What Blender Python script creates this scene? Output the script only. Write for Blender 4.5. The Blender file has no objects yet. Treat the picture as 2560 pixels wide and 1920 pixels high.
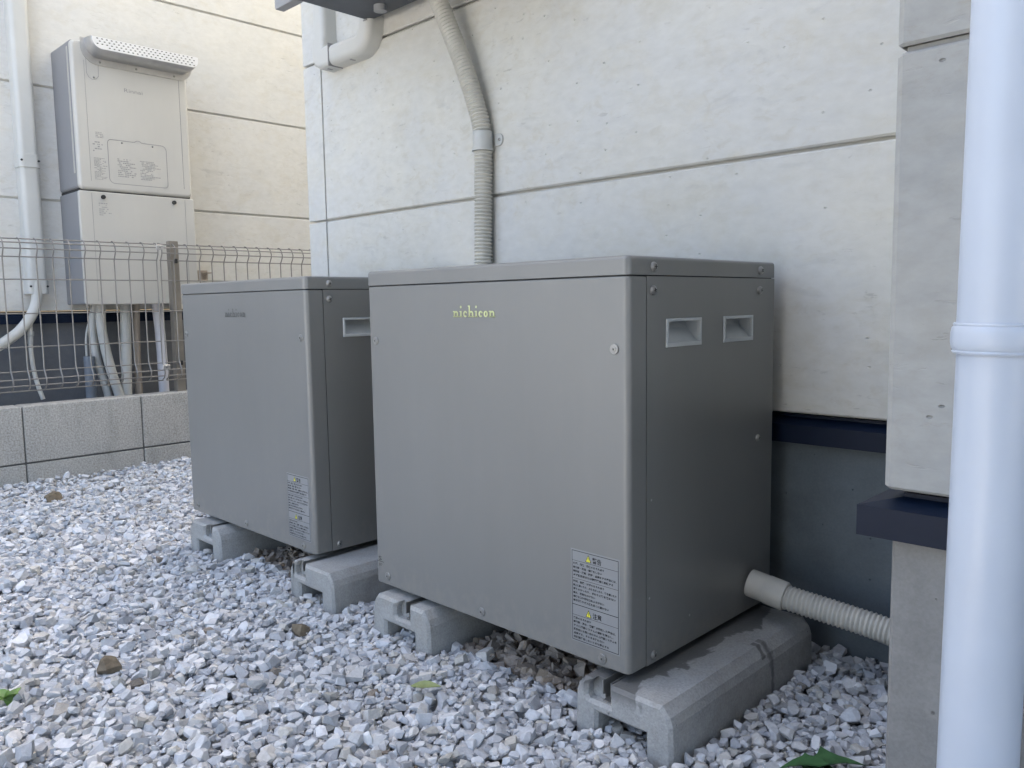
import bpy, bmesh, math, random
import numpy as np
from mathutils import Vector, Matrix

random.seed(7)
rng = np.random.default_rng(11)
R = math.radians
C = bpy.context.scene.collection
scn = bpy.context.scene

# ------------------------------------------------------------------ camera
YAW, PITCH, ROLL = 0.77583, 0.09924, 0.01552
fw = Vector((-math.sin(YAW) * math.cos(PITCH), math.cos(YAW) * math.cos(PITCH), -math.sin(PITCH)))
rt = Vector((math.cos(YAW), math.sin(YAW), 0))
dn = fw.cross(rt)
cr, sr = math.cos(ROLL), math.sin(ROLL)
right, down = cr * rt + sr * dn, -sr * rt + cr * dn
cam_d = bpy.data.cameras.new('camera')
cam = bpy.data.objects.new('camera', cam_d)
C.objects.link(cam)
m3 = Matrix((right, -down, -fw)).transposed()
cam.matrix_world = Matrix.Translation((0.65275, -0.89161, 0.52567)) @ m3.to_4x4()
cam_d.sensor_width = 36
cam_d.lens = 28.459
cam_d.clip_start = 0.02
cam_d.clip_end = 2000
scn.camera = cam
scn.cycles.max_bounces = 6
scn.cycles.diffuse_bounces = 4
scn.cycles.glossy_bounces = 3

# ------------------------------------------------------------------ light
SUN_EL, SUN_AZ = R(58), R(-45)          # azimuth from +Y towards +X
world = bpy.data.worlds.new('World')
scn.world = world
world.use_nodes = True
wn = world.node_tree
sky = wn.nodes.new('ShaderNodeTexSky')
sky.sky_type = 'NISHITA'
sky.sun_disc = False
sky.sun_elevation = SUN_EL
sky.sun_rotation = SUN_AZ
sky.air_density = 1.0
sky.dust_density = 5.0
sky.ozone_density = 1.0
bg = wn.nodes['Background']
bg.inputs['Strength'].default_value = 0.15
wn.links.new(sky.outputs[0], bg.inputs[0])
sun_d = bpy.data.lights.new('sun', 'SUN')
sun_d.energy = 5.0
sun_d.angle = R(0.5)
sun_d.color = (1.0, 0.94, 0.84)
sun = bpy.data.objects.new('sun', sun_d)
C.objects.link(sun)
sdir = Vector((math.sin(SUN_AZ) * math.cos(SUN_EL), math.cos(SUN_AZ) * math.cos(SUN_EL), math.sin(SUN_EL)))
sun.rotation_euler = sdir.to_track_quat('Z', 'Y').to_euler()
sun.location = sdir * 20
vs = scn.view_settings
vs.view_transform = 'Standard'
vs.look = 'None'
vs.exposure = 2.57
vs.gamma = 1.0
vs.use_curve_mapping = False
vs.use_white_balance = True
vs.white_balance_temperature = 6880
vs.white_balance_tint = 10

# ------------------------------------------------------------------ materials
def nt(name):
    m = bpy.data.materials.new(name)
    m.use_nodes = True
    t = m.node_tree
    return m, t, t.nodes['Principled BSDF']

class G:
    """small node-graph helper"""
    def __init__(s, t): s.t = t
    def n(s, typ, **k):
        x = s.t.nodes.new(typ)
        for a, v in k.items():
            if a in x.inputs: x.inputs[a].default_value = v
            else: setattr(x, a, v)
        return x
    def l(s, a, b): s.t.links.new(a, b)
    def pos(s, scale=(1, 1, 1)):
        g = s.n('ShaderNodeNewGeometry')
        mp = s.n('ShaderNodeMapping')
        mp.inputs['Scale'].default_value = scale
        s.l(g.outputs['Position'], mp.inputs['Vector'])
        return mp.outputs[0]
    def noise(s, vec, scale, detail=4, rough=0.55, dist=0.0):
        x = s.n('ShaderNodeTexNoise')
        x.inputs['Scale'].default_value = scale
        x.inputs['Detail'].default_value = detail
        x.inputs['Roughness'].default_value = rough
        x.inputs['Distortion'].default_value = dist
        s.l(vec, x.inputs['Vector'])
        return x.outputs['Fac']
    def ramp(s, fac, stops):
        x = s.n('ShaderNodeValToRGB')
        e = x.color_ramp.elements
        while len(e) < len(stops): e.new(0.5)
        for i, (p, c) in enumerate(stops):
            e[i].position = p
            e[i].color = (*c, 1) if len(c) == 3 else c
        s.l(fac, x.inputs[0])
        return x.outputs[0]
    def mix(s, fac, a, b, mode='MIX'):
        x = s.n('ShaderNodeMix', data_type='RGBA', blend_type=mode)
        if isinstance(fac, (int, float)): x.inputs[0].default_value = fac
        else: s.l(fac, x.inputs[0])
        for i, v in ((6, a), (7, b)):
            if isinstance(v, tuple): x.inputs[i].default_value = (*v, 1)
            else: s.l(v, x.inputs[i])
        return x.outputs[2]
    def math(s, op, a, b=0.0, c=None):
        x = s.n('ShaderNodeMath', operation=op)
        for i, v in enumerate((a, b) if c is None else (a, b, c)):
            if isinstance(v, (int, float)): x.inputs[i].default_value = v
            else: s.l(v, x.inputs[i])
        return x.outputs[0]
    def bump(s, h, strength, dist, prev=None):
        x = s.n('ShaderNodeBump')
        x.inputs['Strength'].default_value = strength
        x.inputs['Distance'].default_value = dist
        s.l(h, x.inputs['Height'])
        if prev is not None: s.l(prev, x.inputs['Normal'])
        return x.outputs[0]

def W3(v): return (v, v, v)

def simple(name, col, rough=0.5, metal=0.0, var=0.12, vscale=9.0, bump=0.0, bscale=400.0, spec=0.5):
    m, t, b = nt(name)
    g = G(t)
    p = g.pos()
    n = g.noise(p, vscale, 5)
    lo = tuple(c * (1 - var) for c in col)
    hi = tuple(min(1, c * (1 + var)) for c in col)
    g.l(g.ramp(n, [(0.3, lo), (0.7, hi)]), b.inputs['Base Color'])
    b.inputs['Roughness'].default_value = rough
    b.inputs['Metallic'].default_value = metal
    b.inputs['Specular IOR Level'].default_value = spec
    if bump:
        g.l(g.bump(g.noise(p, bscale, 3), bump, 0.002), b.inputs['Normal'])
    return m

def siding(name, base, warm, pit=1.0):
    m, t, b = nt(name)
    g = G(t)
    p = g.pos()
    big = g.noise(p, 2.6, 5, 0.65, 0.4)
    col = g.ramp(big, [(0.3, base), (0.5, tuple(0.5 * (a + c) for a, c in zip(base, warm))), (0.72, warm)])
    # faint trowel smears, longer sideways than tall
    ps = g.pos((6.0, 6.0, 17.0))
    sm = g.noise(ps, 1.6, 5, 0.62, 0.8)
    smm = g.ramp(sm, [(0.57, W3(0)), (0.70, W3(1))])
    reg = g.ramp(g.noise(p, 3.4, 2), [(0.42, W3(0)), (0.62, W3(1))])
    msk = g.math('MULTIPLY', smm, reg)
    blot = g.ramp(g.noise(g.pos((9, 9, 15)), 1.0, 5, 0.7, 0.6), [(0.50, W3(0)), (0.66, W3(1))])
    col = g.mix(g.math('MULTIPLY', blot, 0.38), col, (warm[0] * 0.86, warm[1] * 0.83, warm[2] * 0.76))
    col = g.mix(g.math('MULTIPLY', msk, 0.30), col, tuple(c * 0.60 for c in base))
    fl = g.math('MULTIPLY', g.ramp(g.noise(g.pos((24, 24, 42)), 1.0, 5, 0.7, 0.8), [(0.54, W3(0)), (0.66, W3(1))]), g.ramp(g.noise(p, 3.3, 3), [(0.40, W3(0)), (0.60, W3(1))]))
    col = g.mix(g.math('MULTIPLY', fl, 0.34), col, (warm[0] * 0.74, warm[1] * 0.69, warm[2] * 0.60))
    scr = g.math('MULTIPLY', g.ramp(g.noise(g.pos((26, 26, 95)), 1.0, 4, 0.65, 0.6), [(0.635, W3(0)), (0.68, W3(1))]), g.ramp(g.noise(p, 5.0, 2), [(0.45, W3(0)), (0.58, W3(1))]))
    col = g.mix(g.math('MULTIPLY', scr, 0.36), col, (0.27, 0.265, 0.24))
    fine = g.noise(g.pos((30, 30, 60)), 1.0, 4, 0.6)
    col = g.mix(0.10, col, g.ramp(fine, [(0.3, W3(0.30)), (0.7, W3(0.85))]))
    # dimples
    sx = g.n('ShaderNodeSeparateXYZ'); g.l(g.pos(), sx.inputs[0])
    cx = g.n('ShaderNodeCombineXYZ')
    g.l(g.math('ADD', sx.outputs[0], sx.outputs[1]), cx.inputs[0]); g.l(g.math('MULTIPLY', sx.outputs[2], 1.7), cx.inputs[1])
    v = g.n('ShaderNodeTexVoronoi', feature='F1', voronoi_dimensions='2D')
    v.inputs['Scale'].default_value = 13.0
    g.l(cx.outputs[0], v.inputs['Vector'])
    pm = g.ramp(v.outputs['Distance'], [(0.010, W3(1)), (0.040, W3(0))])
    sel = g.n('ShaderNodeSeparateColor')
    g.l(v.outputs['Color'], sel.inputs[0])
    on = g.math('GREATER_THAN', sel.outputs[0], 0.70)
    pits = g.math('MULTIPLY', pm, on)
    g.l(col, b.inputs['Base Color'])
    b.inputs['Roughness'].default_value = 0.72
    b.inputs['Specular IOR Level'].default_value = 0.3
    n1 = g.bump(g.noise(p, 260, 4), 0.12, 0.0010)
    n2 = g.bump(msk, 0.14, -0.0008, n1)
    n2 = g.bump(scr, 0.5, -0.0012, n2)
    n3 = g.bump(pits, min(1.0, 0.9 * pit), -0.0028 * max(1.0, pit), n2)
    g.l(n3, b.inputs['Normal'])
    return m

def paint(name, col, rough, specks=0.0, metal=0.0):
    m, t, b = nt(name)
    b.inputs['Metallic'].default_value = metal
    g = G(t)
    p = g.pos()
    n = g.noise(g.pos((3, 3, 1.2)), 2.0, 5, 0.6)
    c = g.ramp(n, [(0.3, tuple(x * 0.965 for x in col)), (0.7, tuple(x * 1.03 for x in col))])
    st = g.ramp(g.noise(g.pos((38, 38, 0.8)), 1.0, 4, 0.6), [(0.5, W3(0)), (0.75, W3(1))])
    c = g.mix(g.math('MULTIPLY', st, 0.035), c, (0.33, 0.32, 0.29))
    if specks:
        zz = g.n('ShaderNodeSeparateXYZ'); g.l(g.pos(), zz.inputs[0])
        sp = g.noise(g.pos((55, 55, 40)), 1.0, 6, 0.7)
        low = g.math('SUBTRACT', sp, g.math('MULTIPLY', zz.outputs[2], 3.2))
        c = g.mix(g.math('MULTIPLY', g.ramp(low, [(0.36, W3(0)), (0.60, W3(1))]), 0.22), c, (0.36, 0.33, 0.28))
        v = g.n('ShaderNodeTexVoronoi', feature='F1')
        v.inputs['Scale'].default_value = 26
        g.l(p, v.inputs['Vector'])
        s = g.n('ShaderNodeSeparateColor'); g.l(v.outputs['Color'], s.inputs[0])
        k = g.math('MULTIPLY', g.math('GREATER_THAN', s.outputs[0], 0.97),
                   g.math('LESS_THAN', v.outputs['Distance'], 0.055))
        c = g.mix(g.math('MULTIPLY', k, specks), c, (0.6, 0.62, 0.6))
    g.l(c, b.inputs['Base Color'])
    rr = g.ramp(g.noise(p, 7, 5), [(0.3, W3(rough - 0.02)), (0.7, W3(rough + 0.03))])
    g.l(rr, b.inputs['Roughness'])
    g.l(g.bump(g.noise(p, 900, 2), 0.06, 0.0004), b.inputs['Normal'])
    return m

def concrete(name, col, stain=0.0, bubbles=True, speck=0.16):
    m, t, b = nt(name)
    g = G(t)
    p = g.pos()
    n = g.noise(p, 14, 7, 0.65)
    c = g.ramp(n, [(0.25, tuple(x * 0.78 for x in col)), (0.75, tuple(min(1, x * 1.14) for x in col))])
    c = g.mix(speck, c, g.ramp(g.noise(p, 300, 3), [(0.3, W3(0.1)), (0.7, W3(0.7))]))
    h = g.noise(p, 220, 4)
    nrm = g.bump(h, 0.35 if speck > 0.1 else 0.12, 0.0015)
    if speck > 0.1:
        nrm = g.bump(g.noise(p, 48, 5, 0.7), 0.45, 0.004, nrm)
        tan = g.ramp(g.noise(p, 22, 5, 0.7, 0.4), [(0.50, W3(0)), (0.70, W3(1))])
        c = g.mix(g.math('MULTIPLY', tan, 0.30), c, (0.30, 0.27, 0.22))
    if bubbles:
        v = g.n('ShaderNodeTexVoronoi', feature='F1'); v.inputs['Scale'].default_value = 60
        g.l(p, v.inputs['Vector'])
        s = g.n('ShaderNodeSeparateColor'); g.l(v.outputs['Color'], s.inputs[0])
        k = g.math('MULTIPLY', g.math('GREATER_THAN', s.outputs[0], 0.82),
                   g.ramp(v.outputs['Distance'], [(0.06, W3(1)), (0.12, W3(0))]))
        c = g.mix(g.math('MULTIPLY', k, 0.6), c, tuple(x * 0.35 for x in col))
        nrm = g.bump(k, 0.8, -0.003, nrm)
    rough = 0.85
    if stain:
        # wet patches left by drips: dark, ragged, only high on the block
        gz = g.n('ShaderNodeSeparateXYZ'); g.l(g.pos(), gz.inputs[0])
        w = g.noise(g.pos((16, 9, 5)), 1.0, 4, 0.6, 0.5)
        hi = g.ramp(g.math('MULTIPLY_ADD', gz.outputs[2], 22.0, 1.35), [(0.55, W3(0)), (1.0, W3(1))])
        w2 = g.math('ADD', w, g.math('MULTIPLY', g.math('SUBTRACT', 0.030, gz.outputs[0]), 4.5))
        a = g.math('MULTIPLY', g.ramp(w2, [(0.50, W3(0)), (0.53, W3(1))]), hi)
        wob = g.math('MULTIPLY', g.math('SUBTRACT', g.noise(g.pos((30, 40, 45)), 1.0, 4, 0.6), 0.5), 0.030)
        onside = g.math('GREATER_THAN', gz.outputs[0], 0.058)
        d = None
        for yc, wd_, zl in ((0.262, 0.0030, -0.095), (0.243, 0.0050, -0.030)):
            dd = g.math('ABSOLUTE', g.math('SUBTRACT', g.math('ADD', gz.outputs[1], wob), yc))
            q = g.math('MULTIPLY', g.math('MULTIPLY', g.ramp(dd, [(0.0, W3(1)), (wd_, W3(1)), (wd_ + 0.003, W3(0))]), onside), g.math('GREATER_THAN', gz.outputs[2], zl))
            d = q if d is None else g.math('MAXIMUM', d, q)
        a = g.math('MAXIMUM', a, d)
        c = g.mix(g.math('MULTIPLY', a, stain), c, tuple(x * 0.28 for x in col))
        r = g.math('MULTIPLY_ADD', a, -0.4 * stain, rough)
        g.l(r, b.inputs['Roughness'])
    else:
        b.inputs['Roughness'].default_value = rough
    g.l(c, b.inputs['Base Color'])
    g.l(nrm, b.inputs['Normal'])
    return m

def blockmat(name, col):
    m, t, b = nt(name)
    g = G(t)
    p = g.pos()
    c = g.ramp(g.noise(p, 6, 6, 0.6), [(0.3, tuple(x * 0.82 for x in col)), (0.7, tuple(x * 1.1 for x in col))])
    sp = g.noise(p, 170, 3, 0.7)
    c = g.mix(0.45, c, g.ramp(sp, [(0.35, W3(0.12)), (0.5, W3(0.36)), (0.66, W3(0.62))]))
    st = g.ramp(g.noise(g.pos((14, 14, 3)), 1.5, 4), [(0.52, W3(0)), (0.68, W3(1))])
    c = g.mix(g.math('MULTIPLY', st, 0.22), c, (0.16, 0.15, 0.12))
    g.l(c, b.inputs['Base Color'])
    b.inputs['Roughness'].default_value = 0.9
    g.l(g.bump(sp, 0.5, 0.002), b.inputs['Normal'])
    return m

def stonemat():
    m, t, b = nt('crushed_stone')
    g = G(t)
    a = g.n('ShaderNodeAttribute', attribute_name='Col')
    p = g.pos()
    n = g.noise(p, 120, 5, 0.65)
    c = g.mix(0.30, a.outputs['Color'], g.ramp(n, [(0.3, W3(0.32)), (0.7, W3(0.86))]), 'OVERLAY')
    v = g.ramp(g.noise(g.pos((60, 90, 60)), 1.0, 3, 0.5, 2.0), [(0.49, W3(0)), (0.5, W3(1)), (0.51, W3(0))])
    c = g.mix(g.math('MULTIPLY', v, 0.25), c, (0.8, 0.8, 0.8))
    g.l(c, b.inputs['Base Color'])
    b.inputs['Roughness'].default_value = 0.78
    b.inputs['Specular IOR Level'].default_value = 0.35
    g.l(g.bump(g.noise(p, 320, 4, 0.6), 0.45, 0.0016), b.inputs['Normal'])
    return m

def groundmat():
    m, t, b = nt('gravel_bed')
    g = G(t)
    p = g.pos()
    v = g.n('ShaderNodeTexVoronoi', feature='F1'); v.inputs['Scale'].default_value = 42
    g.l(p, v.inputs['Vector'])
    s = g.n('ShaderNodeSeparateColor'); g.l(v.outputs['Color'], s.inputs[0])
    c = g.ramp(s.outputs[0], [(0.0, (0.30, 0.30, 0.30)), (0.6, (0.46, 0.46, 0.45)), (1.0, (0.6, 0.6, 0.6))])
    g.l(c, b.inputs['Base Color'])
    b.inputs['Roughness'].default_value = 0.9
    g.l(g.bump(v.outputs['Distance'], 1.0, -0.02), b.inputs['Normal'])
    return m

M = {}
M['siding'] = siding('siding_board', (0.55, 0.562, 0.553), (0.61, 0.597, 0.530))
M['siding_bay_shaded'] = siding('siding_board_bay_shaded', (0.305, 0.320, 0.320), (0.342, 0.343, 0.322), 1.3)  # darker copy of the house siding: the bay's shade put into the colour
M['siding_n'] = siding('siding_board_cream', (0.61, 0.61, 0.585), (0.67, 0.655, 0.60), 0.3)
M['cab'] = paint('cabinet_paint', (0.224, 0.226, 0.219), 0.38, 0.5, 0.20)
M['cab_dark'] = simple('cabinet_inside', (0.02, 0.022, 0.025), 0.6)
M['handle'] = simple('handle_plastic', (0.50, 0.53, 0.54), 0.45, bump=0.05)
M['steel'] = simple('screw_steel', (0.33, 0.33, 0.32), 0.38, 0.7)
M['slot'] = simple('screw_slot', (0.03, 0.03, 0.03), 0.7)
M['concrete'] = concrete('precast_concrete', (0.36, 0.365, 0.355))
M['concrete_wet'] = concrete('precast_concrete_wet', (0.36, 0.365, 0.36), 0.85)
M['found'] = concrete('foundation_render', (0.125, 0.152, 0.168), 0, True, 0.03)
M['found_n'] = concrete('foundation_render_grey', (0.13, 0.138, 0.15), 0, False, 0.04)
M['found_bay'] = concrete('foundation_render_tan', (0.235, 0.235, 0.23), 0, True, 0.06)
M['block'] = blockmat('split_block', (0.50, 0.475, 0.415))
M['mortar'] = simple('mortar', (0.12, 0.12, 0.115), 0.9, bump=0.3, bscale=150)
M['flash'] = simple('navy_flashing', (0.004, 0.0105, 0.027), 0.45, 0.0, 0.1, spec=0.2)
M['pvc'] = simple('white_pvc', (0.50, 0.565, 0.665), 0.30, 0, 0.05, 5, bump=0.03, bscale=60)
M['conduit'] = simple('beige_conduit', (0.56, 0.55, 0.50), 0.5, 0, 0.08, 20)
M['duct'] = simple('ivory_duct', (0.53, 0.535, 0.51), 0.38, 0, 0.05, 6)
M['clip'] = simple('grey_clip', (0.43, 0.44, 0.425), 0.45)
M['ac_dark'] = simple('base_pan', (0.055, 0.065, 0.08), 0.5, 0, 0.2, 12)
M['ac_body'] = simple('casing_ivory', (0.55, 0.55, 0.52), 0.45)
M['ac_rail'] = simple('rail_grey', (0.30, 0.31, 0.32), 0.45)
M['heater'] = paint('heater_paint', (0.52, 0.508, 0.468), 0.42)
M['hood'] = simple('stainless_hood', (0.50, 0.50, 0.50), 0.34, 0.8, 0.06, 30)
M['hood_face'] = simple('white_perforated', (0.80, 0.80, 0.79), 0.35, 0.1, 0.02)
M['dark'] = simple('dark_gap', (0.03, 0.03, 0.03), 0.7)
M['print'] = simple('grey_print', (0.27, 0.27, 0.27), 0.6)
M['fence'] = simple('fence_wire', (0.27, 0.262, 0.25), 0.34, 0.55, 0.1, 30)
M['post'] = simple('fence_post', (0.27, 0.245, 0.21), 0.5, 0.4, 0.12, 20)
M['pipe_a'] = simple('pipe_ivory', (0.52, 0.52, 0.49), 0.5)
M['pipe_b'] = simple('pipe_tan', (0.36, 0.31, 0.26), 0.55)
M['pipe_c'] = simple('pipe_lilac_white', (0.62, 0.62, 0.66), 0.4)
M['pipe_d'] = simple('pipe_blue_grey', (0.20, 0.23, 0.27), 0.5)
M['gold'] = simple('gold_letter', (0.62, 0.66, 0.36), 0.28, 0.35, 0.25, 60)
M['faded'] = simple('faded_letter', (0.125, 0.13, 0.125), 0.5)
M['fine'] = simple('fine_print', (0.33, 0.33, 0.32), 0.5)
M['casing'] = paint('heater_casing', (0.25, 0.255, 0.265), 0.5)
M['label'] = simple('label_sheet', (0.27, 0.28, 0.285), 0.34, 0.1, 0.05)
M['ink'] = simple('label_ink', (0.02, 0.022, 0.026), 0.6)
M['yellow'] = simple('warning_yellow', (0.75, 0.72, 0.06), 0.5)
M['roof'] = simple('roof_slate', (0.07, 0.07, 0.08), 0.7)
M['leaf'] = simple('leaf_green', (0.045, 0.125, 0.045), 0.45, 0, 0.25, 40, bump=0.1, bscale=120)
M['leaf_y'] = simple('leaf_olive', (0.22, 0.26, 0.10), 0.5, 0, 0.2, 60)
M['weed'] = simple('weed_green', (0.13, 0.24, 0.05), 0.5, 0, 0.25, 60)
M['brown'] = simple('brown_stone', (0.14, 0.115, 0.08), 0.85, 0, 0.4, 60, bump=0.5, bscale=150)
M['stone'] = stonemat()
M['ground'] = groundmat()

# ------------------------------------------------------------------ mesh helpers
WL = {}

def empty(name, loc, label, cat, group=None):
    o = bpy.data.objects.new(name, None)
    C.objects.link(o)
    o.location = loc
    o.empty_display_size = 0.05
    WL[o.name] = Vector(loc)
    o['label'] = label
    o['category'] = cat
    if group: o['group'] = group
    return o

class MB:
    def __init__(s): s.v, s.f = [], []
    def add(s, v, f):
        k = len(s.v)
        s.v += [tuple(q) for q in v]
        s.f += [tuple(i + k for i in q) for q in f]
        return s
    def bm(s, bm):
        bm.verts.ensure_lookup_table(); bm.verts.index_update()
        s.add([v.co[:] for v in bm.verts], [[v.index for v in f.verts] for f in bm.faces])
        bm.free()
        return s
    def box(s, x0, x1, y0, y1, z0, z1, bev=0.0, seg=2):
        bm = bmesh.new()
        bmesh.ops.create_cube(bm, size=1.0)
        for v in bm.verts:
            v.co = Vector((x0 + (x1 - x0) * (v.co.x + .5), y0 + (y1 - y0) * (v.co.y + .5), z0 + (z1 - z0) * (v.co.z + .5)))
        if bev:
            bmesh.ops.bevel(bm, geom=bm.edges[:], offset=bev, segments=seg, profile=0.5, affect='EDGES')
        return s.bm(bm)
    def prism(s, outline, axis, a, b, bev=0.0, seg=2, bev_ends=(True, True)):
        """outline: CCW 2-D points; axis: 0/1/2 the extrusion axis"""
        def P(u, w, t):
            if axis == 2: return (u, w, t)
            if axis == 1: return (u, t, w)
            return (t, u, w)
        bm = bmesh.new()
        lo = [bm.verts.new(P(u, w, a)) for u, w in outline]
        hi = [bm.verts.new(P(u, w, b)) for u, w in outline]
        n = len(outline)
        f0 = bm.faces.new(lo[::-1]); f1 = bm.faces.new(hi)
        for i in range(n):
            bm.faces.new((lo[i], lo[(i + 1) % n], hi[(i + 1) % n], hi[i]))
        bmesh.ops.recalc_face_normals(bm, faces=bm.faces[:])
        if bev:
            es = []
            if bev_ends[0]: es += list(f0.edges)
            if bev_ends[1]: es += list(f1.edges)
            bmesh.ops.bevel(bm, geom=es, offset=bev, segments=seg, profile=0.5, affect='EDGES')
        return s.bm(bm)
    def tube(s, path, rad, n=16, cap=True):
        path = [Vector(q) for q in path]
        m = len(path)
        if not hasattr(rad, '__len__'): rad = [rad] * m
        t0 = (path[1] - path[0]).normalized()
        ref = Vector((0, 0, 1)) if abs(t0.z) < 0.9 else Vector((1, 0, 0))
        u = t0.cross(ref).normalized()
        vs_, fs = [], []
        for i in range(m):
            t = (path[min(i + 1, m - 1)] - path[max(i - 1, 0)]).normalized()
            u = (u - t * u.dot(t)).normalized()
            w = t.cross(u)
            for k in range(n):
                a = 2 * math.pi * k / n
                vs_.append(path[i] + (u * math.cos(a) + w * math.sin(a)) * rad[i])
        for i in range(m - 1):
            for k in range(n):
                fs.append((i * n + k, i * n + (k + 1) % n, (i + 1) * n + (k + 1) % n, (i + 1) * n + k))
        if cap:
            fs.append(tuple(range(n))[::-1])
            fs.append(tuple((m - 1) * n + k for k in range(n)))
        return s.add(vs_, fs)
    def make(s, name, mat, parent=None, smooth=35, label=None, cat=None, group=None, kind=None):
        me = bpy.data.meshes.new(name)
        if parent is not None: off = WL[parent.name]
        elif kind == 'structure' or kind == 'stuff': off = Vector((0, 0, 0))
        else:
            a = np.array(s.v)
            off = Vector((float(a[:, 0].mean()), float(a[:, 1].mean()), float(a[:, 2].min())))
        me.from_pydata([(x - off.x, y - off.y, z - off.z) for x, y, z in s.v], [], s.f)
        me.validate()
        bm = bmesh.new(); bm.from_mesh(me)
        bmesh.ops.recalc_face_normals(bm, faces=bm.faces[:])
        bm.to_mesh(me); bm.free()
        if smooth:
            me.shade_smooth()
            me.set_sharp_from_angle(angle=R(smooth))
        me.materials.append(mat)
        o = bpy.data.objects.new(name, me)
        C.objects.link(o)
        if parent is not None:
            o.parent = parent
            WL[o.name] = off
        else:
            o.location = off
            WL[o.name] = off.copy()
            if label: o['label'] = label
            if cat: o['category'] = cat
            if group: o['group'] = group
        if kind: o['kind'] = kind
        if smooth and len(s.f) < 4000:
            wm = o.modifiers.new('wn', 'WEIGHTED_NORMAL'); wm.keep_sharp = True; wm.weight = 80
        return o

def spline(pts, step=0.004):
    """Catmull-Rom resample"""
    P = [Vector(p) for p in pts]
    P = [P[0] * 2 - P[1]] + P + [P[-1] * 2 - P[-2]]
    dense = []
    for i in range(1, len(P) - 2):
        for k in range(40):
            t = k / 40
            a, b, c, d = P[i - 1], P[i], P[i + 1], P[i + 2]
            dense.append(0.5 * ((2 * b) + (c - a) * t + (2 * a - 5 * b + 4 * c - d) * t * t + (3 * b - a - 3 * c + d) * t ** 3))
    dense.append(P[-2])
    L = [0.0]
    for i in range(1, len(dense)): L.append(L[-1] + (dense[i] - dense[i - 1]).length)
    n = max(2, int(L[-1] / step))
    out, j = [], 0
    for k in range(n + 1):
        s = L[-1] * k / n
        while j < len(L) - 2 and L[j + 1] < s: j += 1
        f = (s - L[j]) / max(1e-9, L[j + 1] - L[j])
        out.append(dense[j].lerp(dense[j + 1], f))
    return out

def rrect(u0, u1, w0, w1, r, n=5):
    """CCW rounded rectangle; r = scalar or (ll, lr, ur, ul)"""
    if not hasattr(r, '__len__'): r = (r,) * 4
    out = []
    for (cu, cw, rr, a0) in ((u0, w0, r[0], 180), (u1, w0, r[1], 270), (u1, w1, r[2], 0), (u0, w1, r[3], 90)):
        if rr <= 0: out.append((cu, cw)); continue
        su = 1 if cu == u0 else -1
        sw = 1 if cw == w0 else -1
        for k in range(n + 1):
            a = R(a0 + 90 * k / n)
            out.append((cu + su * rr + rr * math.cos(a), cw + sw * rr + rr * math.sin(a)))
    return out

def lathe_mesh(name, prof, n, mat):
    """profile of (r, z) turned about Z"""
    vs_, fs = [], []
    for r, z in prof:
        for k in range(n):
            a = 2 * math.pi * k / n
            vs_.append((r * math.cos(a), r * math.sin(a), z))
    for i in range(len(prof) - 1):
        for k in range(n):
            fs.append((i * n + k, i * n + (k + 1) % n, (i + 1) * n + (k + 1) % n, (i + 1) * n + k))
    fs.append(tuple((len(prof) - 1) * n + k for k in range(n)))
    me = bpy.data.meshes.new(name)
    me.from_pydata(vs_, [], fs)
    me.shade_smooth()
    me.set_sharp_from_angle(angle=R(40))
    me.materials.append(mat)
    return me

SCREW_DOME = lathe_mesh('screw', [(0.0070, 0), (0.0070, 0.0012), (0.0062, 0.0026), (0.0042, 0.0040), (0.0018, 0.0046)], 18, M['steel'])
SCREW_WASH = lathe_mesh('screw', [(0.0072, 0), (0.0072, 0.0016), (0.0066, 0.0021), (0.0038, 0.0021), (0.0036, 0.0030), (0.0016, 0.0032)], 18, M['steel'])
_s = MB().box(-0.0030, 0.0030, -0.0005, 0.0005, 0.0042, 0.0050)
_s.box(-0.0005, 0.0005, -0.0030, 0.0030, 0.0042, 0.0050)
SLOT = bpy.data.meshes.new('slot'); SLOT.from_pydata(_s.v, [], _s.f); SLOT.materials.append(M['slot'])

def screw(parent, pos, axis, kind='dome', scale=1.0, ang=0.0):
    o = bpy.data.objects.new('screw', SCREW_DOME if kind == 'dome' else SCREW_WASH)
    C.objects.link(o)
    o.parent = parent
    o.location = Vector(pos) - WL[parent.name]
    q = Vector(axis).to_track_quat('Z', 'Y')
    o.rotation_mode = 'QUATERNION'
    o.rotation_quaternion = q
    o.scale = (scale,) * 3
    WL[o.name] = Vector(pos)
    if parent.parent is None:
        d = bpy.data.objects.new('slot', SLOT)
        C.objects.link(d)
        d.parent = o
        d.rotation_euler = (0, 0, ang)
        if kind != 'dome': d.location = (0, 0, -0.0014); d.scale = (0.6, 0.6, 1)
    return o

def text_verts(body, size, spacing=1.0, res=1, bold=0.0):
    cu = bpy.data.curves.new('t', 'FONT')
    cu.body = body
    cu.size = size
    cu.space_character = spacing
    cu.resolution_u = res
    cu.offset = bold * size
    ob = bpy.data.objects.new('t', cu)
    C.objects.link(ob)
    dg = bpy.context.evaluated_depsgraph_get()
    me = bpy.data.meshes.new_from_object(ob.evaluated_get(dg))
    v = [tuple(q.co) for q in me.vertices]
    f = [tuple(p.vertices) for p in me.polygons]
    bpy.data.objects.remove(ob); bpy.data.curves.remove(cu); bpy.data.meshes.remove(me)
    return v, f

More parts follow.
